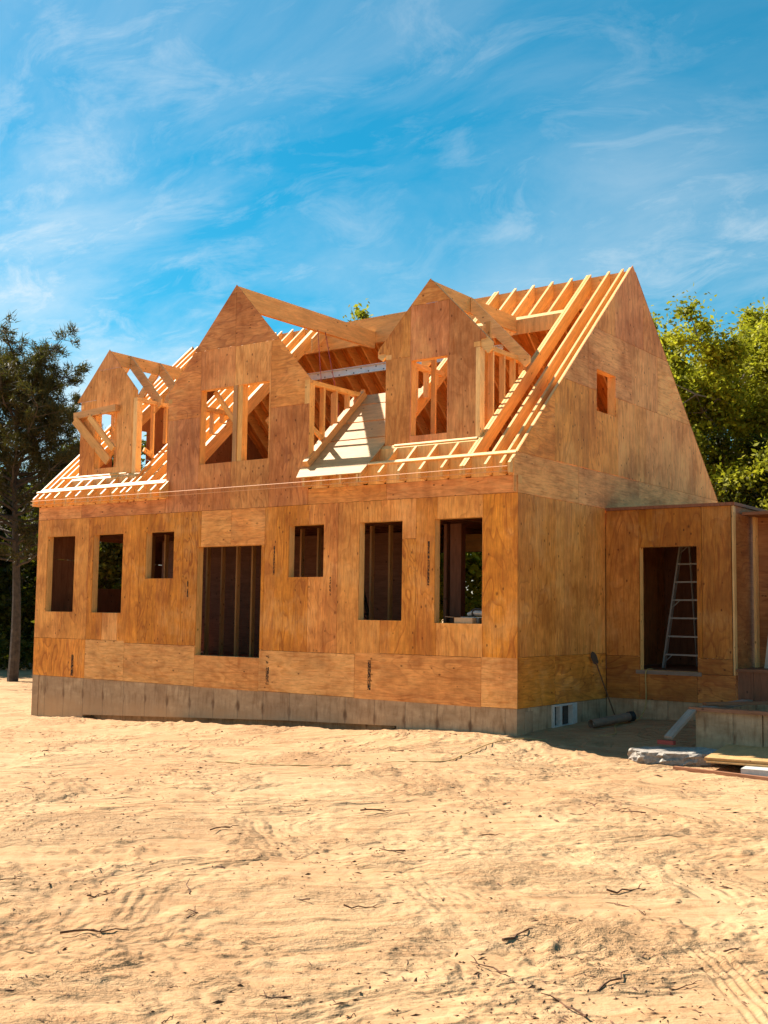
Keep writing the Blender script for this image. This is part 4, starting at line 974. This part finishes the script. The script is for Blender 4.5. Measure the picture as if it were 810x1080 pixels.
def tree(name, label, loc, H, crown_r, seed, nclump, per, leaf, leafmat, bark='bark', crown_lo=.25, trunk_r=None, group=None, clump=.75, asp=.55, sub=2):
    r = np.random.default_rng(seed); e = empty(name, loc, label, 'tree', group)
    tr = trunk_r or H * .018
    wood = MB()
    bend = r.normal(0, .02, 2)
    sp = [Vector((bend[0] * H * t * t + .1 * math.sin(3 * t + seed), bend[1] * H * t * t, H * .80 * t)) for t in np.linspace(0, 1, 10)]
    wood.tube(sp, [tr * (1.25 if i == 0 else 1) * (1 - .88 * i / 9) for i in range(10)], 9)
    C = []; RD = []
    nl = int(13 + H * .6)
    for i in range(nl):
        t = crown_lo + (.96 - crown_lo) * ((i + r.random()) / nl) ** .8
        k = t * 9; b = sp[int(min(8, k))].lerp(sp[int(min(8, k)) + 1], k - int(min(8, k)))
        prof = math.sin(math.pi * min(1, .18 + .80 * (t - crown_lo) / (1 - crown_lo)) ** .85)
        L = crown_r * (.55 + .6 * prof * r.uniform(.65, 1.15)) * 1
        az = i * 2.4 + r.uniform(-.5, .5); el = r.uniform(.15, .6) + .6 * max(0, t - .6)
        dirv = Vector((math.cos(az) * math.cos(el), math.sin(az) * math.cos(el), math.sin(el)))
        pts = [b]; 
        for s in range(1, 6): pts.append(pts[-1] + (dirv + Vector(r.normal(0, .16, 3)) + Vector((0, 0, .05 * s))).normalized() * L / 5)
        wood.tube(pts, [tr * .42 * (1 - t * .5) * (1 - .8 * s / 5) for s in range(6)], 6, cap=False)
        for s in (2, 3, 4, 5):
            for q in range(sub):
                off = Vector(r.normal(0, 1, 3)).normalized() * L * .26 * r.uniform(.5, 1.1)
                wood.tube([pts[s], pts[s] + off * .6 + Vector((0, 0, .05)), pts[s] + off], [tr * .12, tr * .08, tr * .03], 4, cap=False)
                C.append(pts[s] + off); RD.append(clump * r.uniform(.55, 1.1))
    C = np.array([tuple(c) for c in C]); RD = np.array(RD)
    if len(C) > nclump: 
        idx = r.permutation(len(C))[:nclump]; C, RD = C[idx], RD[idx]
    wood.build('trunk', bark).parent = e
    V, F, t = leaf_cloud(C, RD, per, leaf, asp, r)
    np_mesh('crown', V, F, t, leafmat, e)
    return e
def pine(name, label, loc, H, seed, lo=.3, width=.27, dens=1.0, group=None):
    r = np.random.default_rng(seed); e = empty(name, loc, label, 'tree', group); wood = MB()
    sp = [Vector((.12 * math.sin(2.2 * t * 3), .1 * math.cos(t * 4) - .1, H * .92 * t)) for t in np.linspace(0, 1, 12)]
    tr = H * .017
    wood.tube(sp, [tr * (1 - .9 * i / 11) for i in range(12)], 9)
    C = []; AX = []
    nl = int(58 * dens)
    for i in range(nl):
        t = lo + (1 - lo) * (i / nl) ** .9
        k = min(10, int(t * 11)); b = sp[k].lerp(sp[k + 1], t * 11 - k)
        q = (t - lo) / (1 - lo)
        L = H * width * (.55 + .9 * math.sin(math.pi * (.15 + .62 * q)) ) * r.uniform(.55, 1.1) * (1 if q < .8 else .75)
        if q < .12: L *= .8
        az = i * 2.4 + r.uniform(-.6, .6); el = r.uniform(-.12, .3) + .55 * q
        dv = Vector((math.cos(az) * math.cos(el), math.sin(az) * math.cos(el), math.sin(el)))
        pts = [b]
        for s in range(1, 6): pts.append(pts[-1] + (dv + Vector(r.normal(0, .13, 3)) + Vector((0, 0, .045 * s))).normalized() * L / 5)
        wood.tube(pts, [tr * .3 * (1 - .82 * s / 5) for s in range(6)], 5, cap=False)
        sparse = q < .25
        for s in (2, 3, 4, 5):
            for w in range((2 if sparse else 5)):
                off = Vector(r.normal(0, 1, 3)); off.z = abs(off.z) * .5; off = off.normalized() * L * .24 * r.uniform(.4, 1.2)
                if s == 2 and r.random() < .6: continue
                end = pts[s] + off
                wood.tube([pts[s], end], [tr * .07, tr * .03], 3, cap=False)
                C.append(tuple(end)); AX.append(tuple((off.normalized() + Vector((0, 0, .5))).normalized()))
    wood.build('trunk', 'bark').parent = e
    C = np.array(C); AX = np.array(AX); per = 60; n = len(C) * per
    c = np.repeat(C, per, 0); ax = np.repeat(AX, per, 0)
    d = r.normal(size=(n, 3)) + ax * .9; d /= np.linalg.norm(d, axis=1)[:, None]
    L = r.uniform(.16, .34, n)[:, None] * (H / 14)
    st = c + r.normal(0, .10, (n, 3)) * (H / 14)
    w = np.cross(d, r.normal(size=(n, 3))); w /= np.linalg.norm(w, axis=1)[:, None]; w *= .020 * (H / 14)
    V = np.stack([st - w, st + w, st + d * L], 1).reshape(-1, 3); F = np.arange(n * 3).reshape(-1, 3)
    tint = np.clip(.45 + r.normal(0, .2, n) + .3 * d[:, 2], 0, 1)
    np_mesh('crown', V, F, tint, 'needle', e)
    return e
def ray_pt(dx, dy, dist): return (CX + dx * dist, CY + dy * dist)
def at(dx, dy, dist, dz=-.1):
    x, y = ray_pt(dx, dy, dist); return (x, y, gz(x, y) + dz)
pine('pine_tree', 'tall dark pine tree with bare lower trunk at the left edge', at(-.814, .580, 44), 12.3, 4, lo=.38, width=.205, dens=1.5)
wg = 'dark leafy trees in the wood left of the house'
wl = ['dark leafy tree right behind the tall pine trunk', 'dark leafy tree peeping out behind the left dormer', 'dark leafy tree at the far left edge of the wood', 'low dark tree between the pine and the left house corner', 'dark tree deep in the wood beside the left eave', 'dark tree deep in the wood left of the pine']
for i, (dx, dy, dist, H, cr, sd) in enumerate([(-.800, .600, 64, 11.0, 3.6, 21), (-.772, .636, 56, 12.2, 3.4, 22), (-.822, .569, 64, 11.5, 4.2, 23), (-.789, .614, 57, 8.0, 3.0, 24), (-.783, .622, 66, 11, 3.6, 25), (-.812, .584, 68, 9.5, 4.0, 26)]):
    tree('leafy_tree', wl[i], at(dx, dy, dist), H, cr, sd, 150, 170, .135, 'leaf_dark', crown_lo=.05, group=wg, clump=.95)
tree('pine_sapling', 'small dark conifer showing above the left dormer roof', at(-.757, .653, 58), 11.0, 2.2, 31, 120, 150, .11, 'leaf_dark', crown_lo=.2, clump=.7)
tree('oak_tree', 'large bright yellow green leafy tree behind the right gable', at(-.318, .948, 36, .0), 11.9, 4.7, 41, 640, 330, .08, 'leaf_bright', 'barklight', crown_lo=.06, clump=.85, sub=6)
tree('oak_tree', 'green leafy tree standing lower behind the porch wall at the right edge', at(-.27, .963, 33), 7.6, 3.2, 42, 200, 260, .08, 'leaf_dark', 'bark', crown_lo=.08, clump=.8)
tree('oak_tree', 'bushy green tree hidden mostly by the right gable slope', at(-.355, .935, 42), 9.6, 3.6, 43, 240, 260, .085, 'leaf_bright', 'bark', crown_lo=.1, clump=.85)
tree('oak_tree', 'tree whose sunlit top just shows over the ridge beside the right dormer', at(-.604, .797, 46, .0), 18.2, 2.3, 44, 110, 170, .12, 'leaf_bright', 'bark', crown_lo=.25, clump=.7)
tree('leafy_tree', 'dark tree seen through the front window nearest the corner', at(-.575, .818, 31), 6.8, 3.4, 45, 300, 190, .12, 'leaf_bright', crown_lo=.02, clump=.95, sub=4)
tree('leafy_tree', 'dark tree seen through the second front window from the left', at(-.769, .639, 34), 6.0, 1.35, 46, 110, 150, .10, 'leaf_dark', crown_lo=.03, clump=.6)

for i, (x, y, H, cr, sd) in enumerate([(-44, 2, 15, 5, 61), (-47, 9, 17, 5, 62), (-50, 16, 18, 5, 63), (-52, 23, 18, 5, 64), (-43, 13, 14, 4.5, 65), (-62, 28, 18, 5, 66)]):
    tree('leafy_tree', 'big dark tree at the outer edge of the wood beyond the pine', (x, y, gz(x, y) - .1), H, cr, sd, 150, 90, .22, 'leaf_dark', crown_lo=.04, group='big trees at the outer edge of the wood', clump=1.4)
ug = []
r_ = np.random.default_rng(77)
for i in range(260):
    dist = r_.uniform(52, 70); a_ = r_.uniform(-.40, .42)
    x = CX + dist * (math.cos(YAW + math.pi / 2 - a_)); y = CY + dist * (math.sin(YAW + math.pi / 2 - a_))
    if y < 8.2 and x > -20: continue
    ug.append((x, y, gz(x, y) + r_.uniform(.2, 1.5)))
V, F, t = leaf_cloud(np.array(ug), np.full(len(ug), 1.5), 170, .13, .55, r_)
o = np_mesh('undergrowth', V, F, t, 'leaf_dark', None); o['kind'] = 'stuff'; o['label'] = 'low leafy undergrowth along the edge of the wood'

# ================================================================== sky, sun, camera
AZ = math.radians(0.8)
EL = math.radians(44)
to_sun = Vector((-math.cos(EL) * math.cos(AZ), math.cos(EL) * math.sin(AZ), math.sin(EL)))
sun = bpy.data.lights.new('sun', 'SUN'); sun.energy = 5.0; sun.angle = math.radians(.53); sun.color = (1, .93, .82)
so = bpy.data.objects.new('sun', sun); COL.objects.link(so); so.rotation_euler = to_sun.to_track_quat('Z', 'Y').to_euler(); so.location = to_sun * 60

SKY_ROT, SKY_OFF = 2.8, (15.2, 2.1, 0)
world = bpy.data.worlds.new('World'); scn.world = world; world.use_nodes = True
nt = world.node_tree; nt.nodes.clear(); g = G(nt)
sky = g.n('ShaderNodeTexSky', sky_type='NISHITA'); sky.sun_disc = False; sky.sun_elevation = EL
sky.sun_rotation = math.atan2(to_sun.x, to_sun.y); sky.air_density = 1.0; sky.dust_density = .4; sky.ozone_density = 2.5
hs = g.n('ShaderNodeHueSaturation'); hs.inputs['Hue'].default_value = .470; hs.inputs['Saturation'].default_value = 1.75; hs.inputs['Value'].default_value = .85
nt.links.new(sky.outputs[0], hs.inputs['Color'])
gen = g.n('ShaderNodeTexCoord').outputs['Generated']
sp = g.n('ShaderNodeSeparateXYZ'); nt.links.new(gen, sp.inputs[0])
zz = g.math('ADD', g.math('MAXIMUM', sp.outputs[2], 0.0), .22)
cb = g.n('ShaderNodeCombineXYZ'); nt.links.new(g.math('DIVIDE', sp.outputs[0], zz), cb.inputs[0]); nt.links.new(g.math('DIVIDE', sp.outputs[1], zz), cb.inputs[1])
P = cb.outputs[0]
# thin cirrus: broad veils broken up by streaky filaments
wv = g.n('ShaderNodeTexNoise'); nt.links.new(P, wv.inputs['Vector']); wv.inputs['Scale'].default_value = 1.6; wv.inputs['Detail'].default_value = 3
wsc = g.n('ShaderNodeVectorMath', operation='MULTIPLY_ADD'); nt.links.new(wv.outputs['Color'], wsc.inputs[0]); wsc.inputs[1].default_value = (.28, .28, 0); nt.links.new(P, wsc.inputs[2])
PW = wsc.outputs[0]
n1 = g.noise(g.mapping(PW, (1.2, 2.0, 1), (3.3, .9, 0), (0, 0, SKY_ROT)), 1.3, 8.0, .62, .3)
n2 = g.noise(g.mapping(PW, (2.0, 3.0, 1), (4.0, 7.0, 0), (0, 0, SKY_ROT + .35)), 3.0, 7.0, .68, .6)
big = g.noise(g.mapping(P, (1, 1, 1), SKY_OFF), .9, 2.0, .5)
side = g.math('ADD', g.math('MULTIPLY', sp.outputs[0], .805), g.math('MULTIPLY', sp.outputs[1], .593))
veil0 = g.math('MULTIPLY', g.rng(side, .22, -.30), g.rng(sp.outputs[2], .60, .30, .15, .75))
veil = g.math('MULTIPLY', g.rng(big, .36, .66, .10, .85), g.rng(g.math('ADD', sp.outputs[2], g.math('ADD', g.math('MULTIPLY', sp.outputs[0], .29), g.math('MULTIPLY', sp.outputs[1], .21))), .36, .57, 1.0, .22))
veil = g.math('MULTIPLY', g.math('MAXIMUM', veil, veil0), .82)
cl = g.math('MULTIPLY', veil, g.math('ADD', .10, g.math('MULTIPLY', g.rng(n1, .38, .70), .72)))
cl = g.math('ADD', cl, g.math('MULTIPLY', g.rng(n2, .50, .72), g.math('MULTIPLY', veil, .5)))
low = g.rng(sp.outputs[2], .05, .34, .22, 0.0)
cl = g.math('MINIMUM', g.math('ADD', cl, g.math('MULTIPLY', low, g.rng(n1, .28, .66))), .93)
mixc = g.mix(cl, hs.outputs[0], (6.6, 6.75, 6.7, 1))
bg = g.n('ShaderNodeBackground'); nt.links.new(mixc, bg.inputs[0]); bg.inputs[1].default_value = .06
wo = g.n('ShaderNodeOutputWorld'); nt.links.new(bg.outputs[0], wo.inputs[0])

cam = bpy.data.cameras.new('camera'); co = bpy.data.objects.new('camera', cam); COL.objects.link(co)
cam.sensor_fit = 'VERTICAL'; cam.sensor_height = 36; cam.sensor_width = 27; cam.lens = 36 * 1180.62 / 1080
cam.clip_start = .05; cam.clip_end = 3000
pit, rol = .0887, .0135
fw = Vector((-math.sin(YAW) * math.cos(pit), math.cos(YAW) * math.cos(pit), math.sin(pit)))
rt = Vector((math.cos(YAW), math.sin(YAW), 0)); up = rt.cross(fw)
r2 = rt * math.cos(rol) + up * math.sin(rol); u2 = -rt * math.sin(rol) + up * math.cos(rol)
m = Matrix((r2, u2, -fw)).transposed().to_4x4(); m.translation = Vector((CX, CY, CZ)); co.matrix_world = m
scn.camera = co
vs = scn.view_settings; scn.display_settings.display_device = 'sRGB'; vs.view_transform = 'Standard'; vs.look = 'None'; vs.gamma = 1; vs.exposure = 1.36; vs.use_curve_mapping = False
scn.cycles.max_bounces = 8; scn.cycles.diffuse_bounces = 4; scn.cycles.transparent_max_bounces = 8
